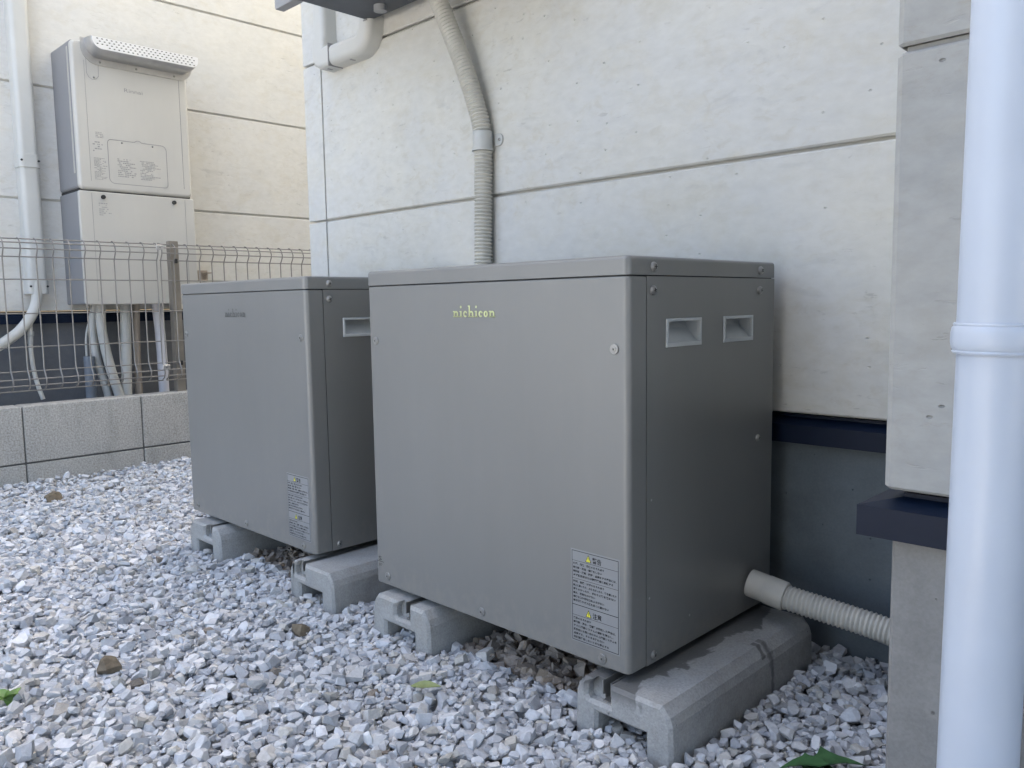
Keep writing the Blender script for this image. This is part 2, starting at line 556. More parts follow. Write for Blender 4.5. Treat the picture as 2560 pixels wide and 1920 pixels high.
def put_text(mb, body, u, w, size, face, t, width=None, res=1, bold=0):
    """face 'front': plane y=t, u=x, w=z ; face 'right': plane x=t, u=y, w=z"""
    v, f = text_verts(body, size, res=res, bold=bold)
    if not v: return
    if width:
        xs = [q[0] for q in v]; k = width / (max(xs) - min(xs)); x0 = min(xs)
        v = [((q[0] - x0) * k, q[1], 0) for q in v]
    if face == 'front': mb.add([(u + q[0], t, w + q[1]) for q in v], f)
    else: mb.add([(t, u + q[0], w + q[1]) for q in v], f)

# ------------------------------------------------------------------ ground
MB().add([(-300, -300, -0.124), (300, -300, -0.124), (300, 300, -0.124), (-300, 300, -0.124)], [(0, 1, 2, 3)]) \
    .make('ground', M['ground'], smooth=0, kind='structure')

# ------------------------------------------------------------------ main house
YW, XL = 0.462, -1.525            # siding face, left corner
XB, YB = 0.345, -0.025            # bay: left edge, front face
house = empty('house', (0, 2.0, -0.13), 'pale concrete-look sided house behind the two grey cabinets', 'house')
MB().box(XL + 0.015, 6.5, YW + 0.015, 8.6, 0.335, 6.1).make('wall', M['siding'], house, smooth=0)
MB().box(XB + 0.0085, 3.0, YB + 0.0085, YW + 0.016, 0.335, 6.1).make('wall', M['siding_bay_shaded'], house, smooth=0)
rows = [0.3265, 0.777] + [0.777 + 0.4545 * k for k in range(1, 12)]
brow = [0.3265, 0.770] + [0.770 + 0.4545 * k for k in range(1, 12)]
GAP = 0.0062
def panel(x0, x1, y0, y1, z0, z1, mat=None, name='siding_panel', parent=None):
    return MB().box(x0, x1, y0, y1, z0, z1, 0.0035, 1).make(name, mat or M['siding'], parent or house, smooth=0)
for i in range(len(rows) - 1):
    z0, z1 = rows[i] + (GAP / 2 if i else 0), rows[i + 1] - GAP / 2
    panel(-1.4305, XB + 0.012, YW, YW + 0.0145, z0, z1)
    # corner board, wrapping round the corner
    MB().prism([(XL, YW + 0.09), (XL, YW), (-1.4345, YW), (-1.4345, YW + 0.0145), (XL + 0.0145, YW + 0.0145), (XL + 0.0145, YW + 0.09)],
               2, z0, z1, 0.002, 1).make('corner_board', M['siding'], house, smooth=0)
    panel(XL, XL + 0.0145, YW + 0.094, 8.58, z0, z1)
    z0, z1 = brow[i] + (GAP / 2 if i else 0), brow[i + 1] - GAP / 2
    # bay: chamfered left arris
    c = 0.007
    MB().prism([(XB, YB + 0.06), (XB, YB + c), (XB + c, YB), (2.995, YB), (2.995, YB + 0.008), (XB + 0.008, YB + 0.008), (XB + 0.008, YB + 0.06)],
               2, z0, z1, 0.003, 1).make('siding_panel', M['siding_bay_shaded'], house, smooth=0)
    panel(XB, XB + 0.008, YB + 0.063, YW - 0.004, z0, z1, M['siding_bay_shaded'])
# base flashing (bent strips)
def flashing(o, pts, axis, a, b):
    return MB().prism(pts, axis, a, b).make('flashing', M['flash'], o, smooth=0)
FP = [(0.0, 0.322), (0.0, 0.3175), (-0.024, 0.306), (-0.024, 0.274), (-0.021, 0.274), (-0.021, 0.304), (0.003, 0.315), (0.003, 0.322)]
# the main wall: profile in (y, z), run along x
flashing(house, [(YW + 0.018 + u, w) for u, w in FP], 0, XL + 0.002, XB + 0.03)
prf = [(-u * 1.45, w + (0.004 if w < 0.31 else 0)) for u, w in FP]
k_ = len(prf)
fv = [(2.99, YB + 0.016 - d, w) for d, w in prf] + [(XB + 0.016 - d, YB + 0.016 - d, w) for d, w in prf] + [(XB + 0.016 - d, YW - 0.010, w) for d, w in prf]
ff_ = [(i * k_ + j, i * k_ + (j + 1) % k_, (i + 1) * k_ + (j + 1) % k_, (i + 1) * k_ + j) for i in range(2) for j in range(k_)] + [tuple(range(k_)), tuple(2 * k_ + j for j in range(k_))[::-1]]
MB().add(fv, ff_).make('flashing', M['flash'], house, smooth=0)
flashing(house, [(XL + 0.018 + u, w) for u, w in FP], 1, YW - 0.004, 8.5)
MB().box(XL + 0.022, 6.4, YW + 0.020, 8.5, -0.6, 0.309, 0.004, 1).make('foundation', M['found'], house, smooth=0)
MB().box(XB + 0.007, 2.9, YB + 0.010, YW + 0.020, -0.6, 0.309, 0.004, 1).make('foundation', M['found_bay'], house, smooth=0)
# added roof, posts and screen, out of view, to shade bay and cabinet side
MB().box(XB - 0.10, 3.1, YB - 2.30, YB - 0.002, 2.50, 2.68, 0.006, 1).make('added_shade_roof', M['siding'], house, smooth=0)
for q in (XB, 2.95):
    MB().box(q - 0.05, q + 0.05, YB - 2.25, YB - 2.15, -0.2, 2.498, 0.006, 1).make('added_shade_post', M['ac_rail'], house, smooth=0)
MB().box(XB + 0.055, 2.895, YB - 2.24, YB - 2.18, -0.2, 2.20, 0.004, 1).make('added_shade_screen', M['ac_rail'], house, smooth=0)
roof = MB()
roof.add([(XL - 0.5, -0.1, 6.1), (7, -0.1, 6.1), (7, 9.1, 6.1), (XL - 0.5, 9.1, 6.1), (1.5, 3.5, 7.9), (4.0, 3.5, 7.9), (4.0, 5.5, 7.9), (1.5, 5.5, 7.9)],
         [(3, 2, 1, 0), (0, 1, 5, 4), (1, 2, 6, 5), (2, 3, 7, 6), (3, 0, 4, 7), (4, 5, 6, 7)])
roof.make('roof', M['roof'], house, smooth=0)

# ------------------------------------------------------------------ neighbour house
XN = -3.02
nb = empty('house', (-6, 2, -0.13), 'cream sided neighbouring house beyond the mesh fence', 'house')
MB().box(-10.5, XN - 0.010, -3.2, 7.5, 0.53, 5.45).make('wall', M['siding_n'], nb, smooth=0)
nrow = [0.5245, 0.970] + [0.970 + 0.4490 * k for k in range(1, 9)] + [4.9, 5.45]
for i in range(len(nrow) - 1):
    panel(XN - 0.0095, XN, -3.19, 7.49, nrow[i] + (0.0035 if i else 0), nrow[i + 1] - 0.0035, M['siding_n'], parent=nb)
flashing(nb, [(XN - 0.018 - u, w + 0.2) for u, w in FP], 1, -3.19, 7.49)
MB().box(-10.4, XN - 0.024, -3.1, 7.4, -0.6, 0.505).make('foundation', M['found_n'], nb, smooth=0)
roof = MB()
roof.add([(-11, -3.7, 5.45), (XN + 0.15, -3.7, 5.45), (XN + 0.15, 8, 5.45), (-11, 8, 5.45), (-7.2, -0.5, 6.2), (-6.4, -0.5, 6.2), (-6.4, 5, 6.2), (-7.2, 5, 6.2)],
         [(3, 2, 1, 0), (0, 1, 5, 4), (1, 2, 6, 5), (2, 3, 7, 6), (3, 0, 4, 7), (4, 5, 6, 7)])
roof.make('roof', M['roof'], nb, smooth=0)

# ------------------------------------------------------------------ block wall
bw = empty('block_wall', (-2.65, 0.3, -0.13), 'low grey concrete block wall under the mesh fence', 'wall')
MB().box(-2.694, -2.606, -2.0, 3.6, -0.5, 0.180).make('mortar', M['mortar'], bw, smooth=0)
PB = 0.4135
for j, (z0, z1) in enumerate(((-0.017, 0.186), (-0.225, -0.023))):
    for k in range(-5, 9):
        y0 = -0.07 + PB * k
        if y0 > 3.4: continue
        dx = random.uniform(-0.0008, 0.0008)
        MB().box(-2.70, -2.60 + dx, y0 + 0.002, y0 + PB - 0.002, z0, z1, 0.004, 2).make('block', M['block'], bw, smooth=30)

# ------------------------------------------------------------------ mesh fence
XF = -2.655
fence = empty('mesh_fence', (XF, 0.3, 0.186), 'bent grey steel wire mesh fence on the block wall', 'fence')
PROF = [(-0.016, 0.7880), (0.000, 0.7850), (0.012, 0.7750), (0.020, 0.7560), (0.018, 0.7430), (0.004, 0.7220), (0.000, 0.7120),
        (0.0, 0.515), (0.0, 0.3160), (0.004, 0.3040), (0.020, 0.2800), (0.021, 0.2660), (0.012, 0.2480), (-0.004, 0.2400)]
ys = []
y = 0.457
while y > -1.6: ys.append(y); y -= 0.0540
y = 0.4725
while y < 3.3: ys.append(y); y += 0.0535
vw = MB().tube([(XF + a, 0, z) for a, z in PROF], 0.0025, 8)
vmesh = None
for y in ys:
    if vmesh is None:
        o = MB().tube([(XF + a, y, z) for a, z in PROF], 0.0025, 8).make('vertical_wire', M['fence'], fence, smooth=60)
        vmesh, y00 = o.data, y
    else:
        o = bpy.data.objects.new('vertical_wire', vmesh)
        C.objects.link(o); o.parent = fence; o.location = (0, y - y00, 0)
for a, z in ((-0.019, 0.7850), (0.0175, 0.7690), (0.0165, 0.7480), (-0.004, 0.7200), (-0.004, 0.639), (-0.004, 0.516), (-0.004, 0.395),
             (-0.004, 0.3070), (0.0165, 0.2790), (0.017, 0.2560), (-0.004, 0.2360)):
    for y0, y1 in ((-1.62, 0.4585), (0.471, 3.3)):
        MB().tube([(XF + a, y0, z), (XF + a, y1, z)], 0.0024, 8).make('horizontal_wire', M['fence'], fence, smooth=60)
for yy in (0.535, 2.5, -1.5):
    MB().box(-2.70, -2.664, yy - 0.018, yy + 0.018, 0.02, 0.80, 0.003, 2).make('post', M['post'], fence, smooth=30)
for z in (0.770, 0.290):
    o = MB().box(XF + 0.016, XF + 0.021, 0.450, 0.480, z - 0.010, z + 0.010, 0.002, 1).make('joint_clip', M['hood'], fence, smooth=30)
    screw(fence, (XF + 0.021, 0.465, z), (1, 0, 0), 'dome', 0.5)
for z in (0.722, 0.306):
    MB().box(-2.664, XF + 0.005, 0.530, 0.541, z - 0.012, z + 0.006, 0.002, 1).make('hook', M['dark'], fence, smooth=30)

# ------------------------------------------------------------------ water heater
HX = -2.790
ht = empty('water_heater', (-2.9, 0.45, 0.546), 'ivory wall-mounted gas water heater with perforated exhaust hood', 'water heater')
MB().prism(rrect(0.232, 0.682, 1.002, 1.563, 0.012), 0, XN + 0.002, HX - 0.020, 0.0).make('casing', M['casing'], ht)
for q in (0.034, 0.042): MB().box(HX - q - 0.003, HX - q, 0.2300, 0.2325, 1.06, 1.54).make('side_seam', M['heater'], ht, smooth=0)
door = MB().prism(rrect(0.232, 0.682, 0.9965, 1.563, 0.020), 0, HX - 0.019, HX, 0.013, 4, (False, True)).make('front_cover', M['heater'], ht)
MB().box(HX - 0.001, HX + 0.0005, 0.2765, 0.2777, 1.03, 1.49).make('seam', M['print'], door, smooth=0)
MB().box(HX - 0.001, HX + 0.0005, 0.6455, 0.6475, 1.03, 1.49).make('seam', M['print'], door, smooth=0)
# service flap outline with a finger notch
def outline_strip(name, pts, w, x, mat, parent, closed=True):
    mb = MB(); n = len(pts)
    for i in range(n if closed else n - 1):
        a, b = Vector(pts[i]), Vector(pts[(i + 1) % n])
        d = (b - a)
        if d.length < 1e-6: continue
        d.normalize(); q = Vector((-d.y, d.x)) * w / 2; a2, b2 = a - d * w * .4, b + d * w * .4
        mb.add([(x, *(a2 - q)), (x, *(b2 - q)), (x, *(b2 + q)), (x, *(a2 + q))], [(0, 1, 2, 3)])
    return mb.make(name, mat, parent, smooth=0)
flap = rrect(0.346, 0.578, 1.028, 1.199, (0.020, 0.012, 0.020, 0.014), 4)
flap = [p for p in flap]
k = [i for i in range(len(flap)) if flap[i][1] > 1.19]
idx = max(i for i in range(len(flap)) if flap[i][0] > 0.5 and flap[i][1] > 1.19)
flap = flap[:idx + 1] + [(0.480, 1.199), (0.470, 1.206), (0.460, 1.206), (0.450, 1.199)] + flap[idx + 1:]
flp = outline_strip('service_flap', flap, 0.0022, HX + 0.0008, M['print'], ht)
screw(ht, (HX, 0.402, 1.191), (1, 0, 0), 'dome', 0.55); screw(ht, (HX, 0.523, 1.191), (1, 0, 0), 'dome', 0.55)
outline_strip('access_plate', [(0.285, 1.50), (0.285, 1.442), (0.292, 1.428), (0.304, 1.421), (0.318, 1.424), (0.328, 1.436), (0.330, 1.50)], 0.0018, HX + 0.0008, M['print'], ht, False)
screw(ht, (HX, 0.311, 1.430), (1, 0, 0), 'dome', 0.6)
# lower pipe cover
MB().prism(rrect(0.230, 0.686, 0.547, 0.991, 0.006), 0, XN + 0.002, HX - 0.018, 0.0).make('lower_casing', M['casing'], ht)
lc = MB().prism(rrect(0.228, 0.688, 0.546, 0.992, 0.009), 0, HX - 0.0175, HX - 0.004, 0.005, 3, (False, True)).make('pipe_cover', M['heater'], ht)
MB().box(HX - 0.006, HX - 0.0035, 0.2755, 0.2767, 0.56, 0.985).make('seam', M['print'], lc, smooth=0)
MB().box(HX - 0.006, HX - 0.0035, 0.6475, 0.6488, 0.56, 0.985).make('seam', M['print'], lc, smooth=0)
MB().box(XN + 0.002, HX - 0.020, 0.236, 0.678, 0.9925, 1.0015).make('shadow_gap', M['dark'], ht, smooth=0)
for yy in (0.318, 0.601):
    s_ = MB().tube([(HX - 0.004, yy, 0.971), (HX + 0.003, yy, 0.971)], 0.0085, 12).make('bolt', M['dark'], ht)
# printed notices: rows of fine print
def fine_print(mb, x, y0, y1, z0, z1, rowh, fill=0.85):
    z = z1
    while z - rowh > z0:
        yy = y0
        end = y0 + (y1 - y0) * random.uniform(0.55, 1.0)
        while yy < end:
            w = random.uniform(0.003, 0.010)
            if random.random() < fill:
                mb.add([(x, yy, z - rowh * .55), (x, min(yy + w, end), z - rowh * .55), (x, min(yy + w, end), z), (x, yy, z)], [(0, 1, 2, 3)])
            yy += w + 0.0016
        z -= rowh
for q in ((0.303, 0.340, 1.196, 1.222, 0.006, 0.85), (0.290, 0.335, 1.135, 1.185, 0.0085, 0.5), (0.291, 0.340, 1.035, 1.122, 0.0048, 0.85),
          (0.380, 0.452, 1.046, 1.128, 0.0075, 0.75), (0.468, 0.552, 1.046, 1.128, 0.0060, 0.8)):
    pr = MB(); fine_print(pr, HX + 0.0006, *q); pr.make('printed_notice', M['fine'], ht, smooth=0)
pr = MB(); fine_print(pr, HX - 0.0034, 0.300, 0.350, 0.890, 0.948, 0.0075, 0.7)
pr.make('printed_notice', M['fine'], ht, smooth=0)
lg = MB(); put_text(lg, 'Rinnai', 0.4225, 1.393, 0.021, 'right', HX + 0.0008, 0.072, 3)
lg.make('lettering', M['print'], ht, smooth=0)
# exhaust hood
hd_out = rrect(0.268, 0.704, 1.478, 1.574, (0.062, 0.058, 0.003, 0.003), 8)
def hring(y0, y1, z0, z1, r0, r1): return rrect(y0, y1, z0, z1, (r0, r1, 0.003, 0.003), 8)
n = len(hd_out)
mb = MB()
xa, xb, xc = HX + 0.0005, HX + 0.005, HX + 0.068
hd_in = hring(0.290, 0.704, 1.524, 1.567, 0.036, 0.026)
L = [[(xa, *p) for p in hd_out], [(xb, *p) for p in hd_out], [(xb + 0.0004, *p) for p in hring(0.282, 0.701, 1.502, 1.573, 0.055, 0.050)],
     [(HX + 0.038, *p) for p in hring(0.283, 0.702, 1.505, 1.572, 0.053, 0.046)], [(HX + 0.056, *p) for p in hring(0.285, 0.703, 1.511, 1.570, 0.048, 0.038)],
     [(HX + 0.064, *p) for p in hring(0.287, 0.7035, 1.518, 1.5685, 0.042, 0.031)], [(xc, *p) for p in hd_in]]
vv = [q for ring in L for q in ring]
ff = [(i * n + k, i * n + (k + 1) % n, (i + 1) * n + (k + 1) % n, (i + 1) * n + k) for i in range(len(L) - 1) for k in range(n)]
ff.append(tuple(range(n)))
mb.add(vv, ff)
hood = mb.make('exhaust_hood', M['hood'], ht, smooth=40)
hf = MB().prism([(u, w) for u, w in hd_in], 0, xc - 0.004, xc + 0.0008).make('perforated_face', M['hood_face'], hood, smooth=30)
hm = MB()
for r_ in range(4):
    for c_ in range(22):
        yy = 0.308 + 0.0176 * c_ + (0.0088 if r_ % 2 else 0)
        zz = 1.5615 - 0.0098 * r_
        if yy > 0.694 or (r_ == 3 and yy < 0.335): continue
        hm.add([(xc + 0.0014, yy + 0.0040 * math.cos(a), zz + 0.0020 * math.sin(a)) for a in np.linspace(0, 2 * math.pi, 9)[:-1]], [tuple(range(8))])
hm.make('vent_holes', M['dark'], hood, smooth=0)
for yy in (0.335, 0.474, 0.628):
    screw(ht, (xb, yy, 1.490), (1, 0, 0), 'dome', 0.7)

# pipes below the heater
def pipe(name, pts, r, mat, label, cat='pipe', group=None, n=14):
    return MB().tube(spline(pts, 0.012), r, n).make(name, mat, None, 50, label, cat, group)
pipe('service_pipe', [(-2.90, 0.320, 0.560), (-2.90, 0.316, 0.45), (-2.895, 0.338, 0.29), (-2.89, 0.372, 0.14), (-2.89, 0.40, -0.02), (-2.90, 0.41, -0.2)], 0.019, M['pipe_a'], 'slanting ivory pipe below the water heater, right one of the crossing pair')
pipe('service_pipe', [(-2.94, 0.315, 0.560), (-2.95, 0.298, 0.46), (-2.945, 0.305, 0.32), (-2.93, 0.335, 0.17), (-2.92, 0.35, 0.0), (-2.92, 0.355, -0.2)], 0.016, M['pipe_a'], 'ivory pipe below the water heater, left one of the crossing pair')
pipe('service_pipe', [(-2.90, 0.416, 0.560), (-2.90, 0.408, 0.35), (-2.90, 0.400, 0.16), (-2.90, 0.395, -0.2)], 0.021, M['pipe_a'], 'thick straight ivory pipe under the middle of the water heater')
pipe('service_pipe', [(-2.92, 0.468, 0.560), (-2.92, 0.460, 0.35), (-2.92, 0.455, -0.2)], 0.015, M['pipe_b'], 'tan pipe under the water heater, right of the thick ivory one')
pipe('service_pipe', [(-2.90, 0.545, 0.560), (-2.90, 0.556, 0.35), (-2.90, 0.558, -0.2)], 0.021, M['pipe_c'], 'bluish white pipe nearest the fence post')
pipe('drain_hose', [(-2.95, 0.318, 0.510), (-2.95, 0.292, 0.485), (-2.95, 0.272, 0.42), (-2.95, 0.268, 0.30), (-2.95, 0.27, -0.2)], 0.0045, M['pipe_a'], 'thin pale hose curling down left of the heater pipes', 'hose')
MB().tube([(-2.93, 0.270, -0.2), (-2.93, 0.270, 0.335)], 0.021, 14).make('stand_pipe', M['pipe_d'], None, 40, 'short blue-grey stub pipe behind the fence, left of the heater pipes', 'pipe')
br = empty('wall_bracket', (-2.99, 0.80, 0.66), 'small tan angle bracket on the cream wall right of the heater', 'bracket')
MB().box(XN, XN + 0.006, 0.790, 0.836, 0.652, 0.700, 0.001, 1).make('plate', M['pipe_b'], br, smooth=30)
MB().box(XN + 0.006, XN + 0.055, 0.808, 0.835, 0.684, 0.690, 0.001, 1).make('arm', M['pipe_b'], br, smooth=30)

# neighbour's line-set cover
ld = empty('line_cover', (-2.99, 0.107, 0.59), 'white vertical pipe cover on the cream wall left of the water heater', 'pipe cover')
def dprof(y0, y1, x1, r): return [(XN, y0), (x1 - r, y0)] + [(x1 - r + r * math.sin(R(a)), y0 + r - r * math.cos(R(a))) for a in (30, 60, 90)] + [(x1 - r + r * math.cos(R(a)), y1 - r + r * math.sin(R(a))) for a in (0, 30, 60, 90)] + [(XN, y1)]
MB().prism(dprof(0.077, 0.148, -2.962, 0.02), 2, 1.135, 4.5).make('upper_cover', M['duct'], ld, 40)
MB().prism(dprof(0.077, 0.148, -2.962, 0.02), 2, 0.62, 1.088).make('lower_cover', M['duct'], ld, 40)
jc = MB().prism(dprof(0.0735, 0.1515, -2.958, 0.02), 2, 1.086, 1.137, 0.001, 1).make('coupling', M['duct'], ld, 40)
ec = MB().prism(dprof(0.0735, 0.1515, -2.958, 0.02), 2, 0.592, 0.652, 0.001, 1).make('end_cap', M['duct'], ld, 40)
for zz in (1.112, 0.622):
    for yy in (0.083, 0.143):
        MB().tube([(-2.9585, yy, zz), (-2.9555, yy, zz)], 0.0045, 8).make('bolt', M['dark'], ld, 40)
pipe('insulated_pipe', [(-2.975, 0.108, 0.640), (-2.97, 0.105, 0.58), (-2.955, 0.085, 0.525), (-2.94, 0.045, 0.468), (-2.93, -0.01, 0.42), (-2.92, -0.10, 0.375), (-2.92, -0.3, 0.34), (-2.92, -0.8, 0.30), (-2.92, -1.4, 0.29)], 0.020, M['pipe_a'], 'fat ivory insulated pipe curving left out of the wall pipe cover')
hs = empty('condensate_hose', (-2.95, 0.07, 0.18), 'thin grey-white hose with a coupling dangling below the wall pipe cover', 'hose')
MB().tube(spline([(-2.985, 0.10, 0.62), (-2.97, 0.088, 0.54), (-2.95, 0.070, 0.49), (-2.945, 0.066, 0.43), (-2.945, 0.063, 0.37), (-2.94, 0.067, 0.29), (-2.93, 0.076, 0.225), (-2.92, 0.087, 0.175)], 0.01), 0.0085, 12).make('tube', M['pipe_a'], hs, 50)
MB().tube([(-2.945, 0.067, 0.445), (-2.945, 0.066, 0.43), (-2.945, 0.0655, 0.427), (-2.945, 0.063, 0.395)], [0.0125, 0.0125, 0.0105, 0.0105], 12).make('coupling', M['clip'], hs, 30)

# ------------------------------------------------------------------ wall-hung outdoor unit
ou = empty('outdoor_unit', (-0.75, 0.28, 1.27), 'dark underside of a wall-hung outdoor unit at the top edge', 'outdoor unit')
MB().box(-1.148, -0.42, 0.12, 0.432, 1.276, 1.88, 0.012, 3).make('casing', M['ac_body'], ou, 30)
MB().prism(rrect(-1.150, -0.418, 0.118, 0.434, 0.02), 2, 1.268, 1.290, 0.004, 2).make('base_pan', M['ac_dark'], ou, 30)
for xx in (-1.02, -0.56):
    MB().box(xx - 0.018, xx + 0.018, 0.16, YW, 1.2905, 1.330, 0.002, 1).make('bracket_arm', M['ac_rail'], ou, 30)
MB().box(-1.240, -1.1485, 0.209, 0.236, 1.266, 1.312, 0.004, 2).make('mounting_rail', M['ac_rail'], ou, 30)
MB().tube([(-1.04, 0.386, 1.269), (-1.04, 0.386, 1.254)], 0.016, 20).make('drain_cap', M['ac_rail'], ou, 40)
MB().box(-1.178, -1.166, 0.445, YW, 1.236, 1.30, 0.002, 1).make('wall_bracket', M['ac_dark'], ou, 30)

# ------------------------------------------------------------------ pipe cover under the unit (down, across, up)
dc = empty('duct_cover', (-1.27, YW, 1.19), 'ivory U-shaped pipe cover on the wall under the outdoor unit', 'pipe cover')
def duct(path, w, y0, d, mat, name, rr=0.016):
    """sweep a rounded section (in-plane width w, depth d off the wall) along a path in the xz plane"""
    sec = [(-w / 2, 0)] + [(-w / 2 + rr - rr * math.cos(R(a)), -(d - rr + rr * math.sin(R(a)))) for a in (0, 22, 45, 67, 90)] \
        + [(w / 2 - rr + rr * math.sin(R(a)), -(d - rr + rr * math.cos(R(a)))) for a in (0, 22, 45, 67, 90)] + [(w / 2, 0)]
    pts = [Vector((p[0], 0, p[1])) for p in path]
    vv, ff = [], []; k = len(sec)
    for i, p in enumerate(pts):
        a = (pts[i] - pts[i - 1]).normalized() if i else (pts[1] - pts[0]).normalized()
        b = (pts[i + 1] - pts[i]).normalized() if i < len(pts) - 1 else a
        t = (a + b).normalized()
        nrm = Vector((-t.z, 0, t.x))
        sc = 1 / max(0.5, t.dot(a))
        for u, v in sec: vv.append((p.x + nrm.x * u * sc, y0 + v, p.z + nrm.z * u * sc))
    for i in range(len(pts) - 1):
        for j in range(k - 1):
            ff.append((i * k + j, i * k + j + 1, (i + 1) * k + j + 1, (i + 1) * k + j))
    ff.append(tuple(range(k))); ff.append(tuple((len(pts) - 1) * k + j for j in range(k))[::-1])
    return MB().add(vv, ff).make(name, mat, dc, 35)
duct([(-1.374, 3.2), (-1.374, 1.270)], 0.054, YW, 0.046, M['duct'], 'downpipe_cover')
duct([(-1.374, 1.270), (-1.374, 1.232), (-1.370, 1.222), (-1.360, 1.217), (-1.335, 1.217), (-1.318, 1.217)], 0.060, YW, 0.050, M['duct'], 'corner_elbow', 0.014)
arc = [(-1.200 + 0.046 * math.sin(R(a)), 1.217 + 0.046 - 0.046 * math.cos(R(a))) for a in (0, 15, 30, 45, 60, 75, 90)]
duct([(-1.316, 1.217), (-1.25, 1.217)] + arc + [(-1.154, 1.300)], 0.056, YW, 0.048, M['duct'], 'swan_neck', 0.017)
MB().box(-1.3190, -1.3150, YW - 0.0506, YW - 0.002, 1.1865, 1.2475, 0.001, 1).make('joint_line', M['print'], dc, smooth=0)
for p in ((-1.345, 1.1868), (-1.235, 1.1885)):
    MB().box(p[0] - 0.004, p[0] + 0.004, YW - 0.034, YW - 0.018, p[1] - 0.0008, p[1] + 0.004, 0.0005, 1).make('clip_slot', M['print'], dc, smooth=0)
MB().box(-1.150, -1.136, YW - 0.0492, YW - 0.046, 1.263, 1.267).make('clip_slot', M['print'], dc, smooth=0)

# ------------------------------------------------------------------ corrugated conduits
def corrugated(pts, r, amp, pitch, n=18):
    path = spline(pts, pitch / 4)
    rad = [r + amp * (1, 0.1, -1, 0.1)[i % 4] for i in range(len(path))]
    return MB().tube(path, rad, n)
cv = empty('conduit', (-0.74, 0.44, 0.3), 'beige corrugated conduit running down the wall behind the front cabinet', 'conduit')
corrugated([(-0.870, 0.385, 1.32), (-0.838, 0.398, 1.238), (-0.803, 0.412, 1.146), (-0.770, 0.423, 1.058), (-0.746, 0.433, 0.975),
            (-0.736, 0.440, 0.908), (-0.738, 0.440, 0.785), (-0.742, 0.440, 0.60), (-0.742, 0.440, 0.30), (-0.742, 0.440, 0.05)],
           0.0200, 0.0026, 0.0084).make('hose', M['conduit'], cv, 60)
MB().tube([(-0.7362, 0.4395, 0.922), (-0.7365, 0.4395, 0.884), (-0.7365, 0.4395, 0.883), (-0.7365, 0.4395, 0.878)], [0.0232, 0.0232, 0.0255, 0.0255], 28).make('saddle', M['clip'], cv, 40)
MB().prism(rrect(-0.716, -0.690, 0.888, 0.916, (0.002, 0.012, 0.012, 0.002)), 1, YW - 0.004, YW - 0.0005, 0.0008, 1).make('saddle_tab', M['clip'], cv, 40)
screw(cv, (-0.700, YW - 0.004, 0.902), (0, -1, 0), 'dome', 0.55)

ch = empty('conduit', (0.15, 0.37, 0.0), 'thick beige corrugated conduit leaving the right side of the front cabinet', 'conduit')
ax0, ax1 = Vector((0.0005, 0.345, 0.046)), Vector((0.062, 0.352, 0.034))
dirv = (ax1 - ax0).normalized()
cp = [ax0, ax0 + dirv * 0.003, ax0 + dirv * 0.0032, ax0 + dirv * 0.030, ax0 + dirv * 0.0305, ax0 + dirv * 0.060, ax0 + dirv * 0.063]
MB().tube(cp, [0.0235, 0.0235, 0.0235, 0.0235, 0.0242, 0.0242, 0.0226], 32).make('connector', M['conduit'], ch, 40)
corrugated([ax0 + dirv * 0.045, ax1 + dirv * 0.01, (0.13, 0.363, 0.024), (0.20, 0.374, 0.014), (0.27, 0.384, 0.002), (0.348, 0.394, -0.014)], 0.0198, 0.0014, 0.0070, 22).make('hose', M['conduit'], ch, 60)
MB().tube(spline([(0.05, 0.404, 0.012), (0.12, 0.412, 0.002), (0.20, 0.420, -0.012), (0.348, 0.432, -0.045)], 0.01), 0.0165, 16).make('lower_pipe', M['pipe_a'], ch, 60)

# ------------------------------------------------------------------ downspout
PX, PY, PR = 0.4628, -0.111, 0.0330
dsp = empty('downspout', (PX, PY, -0.14), 'white round rain downspout standing close at the right edge', 'downspout')
MB().tube([(PX, PY, 0.4845), (PX, PY, 5.9)], PR, 48).make('upper_pipe', M['pvc'], dsp, 40)
MB().tube([(PX, PY, -0.16), (PX, PY, 0.50)], PR * 0.972, 48).make('lower_pipe', M['pvc'], dsp, 40)
prof = [(PR * 0.97, 0.4765), (PR * 1.060, 0.4768), (PR * 1.085, 0.4785), (PR * 1.060, 0.4800), (PR * 1.10, 0.4815), (PR * 1.125, 0.4865), (PR * 1.125, 0.4945), (PR * 1.10, 0.4990), (PR * 1.06, 0.5005), (PR * 1.075, 0.5020), (PR * 1.05, 0.5032), (PR * 0.99, 0.5034)]
MB().tube([(PX, PY, z) for r, z in prof], [r for r, z in prof], 48).make('coupling', M['pvc'], dsp, 50)
dsp.rotation_euler = (0, R(0.43), 0)      # it leans a touch
for zz in (2.2, 4.2):
    MB().box(PX - 0.008, PX + 0.008, PY + PR - 0.004, YB - 0.0005, zz - 0.02, zz + 0.02, 0.002, 1).make('stand_off', M['pvc'], dsp, 30)

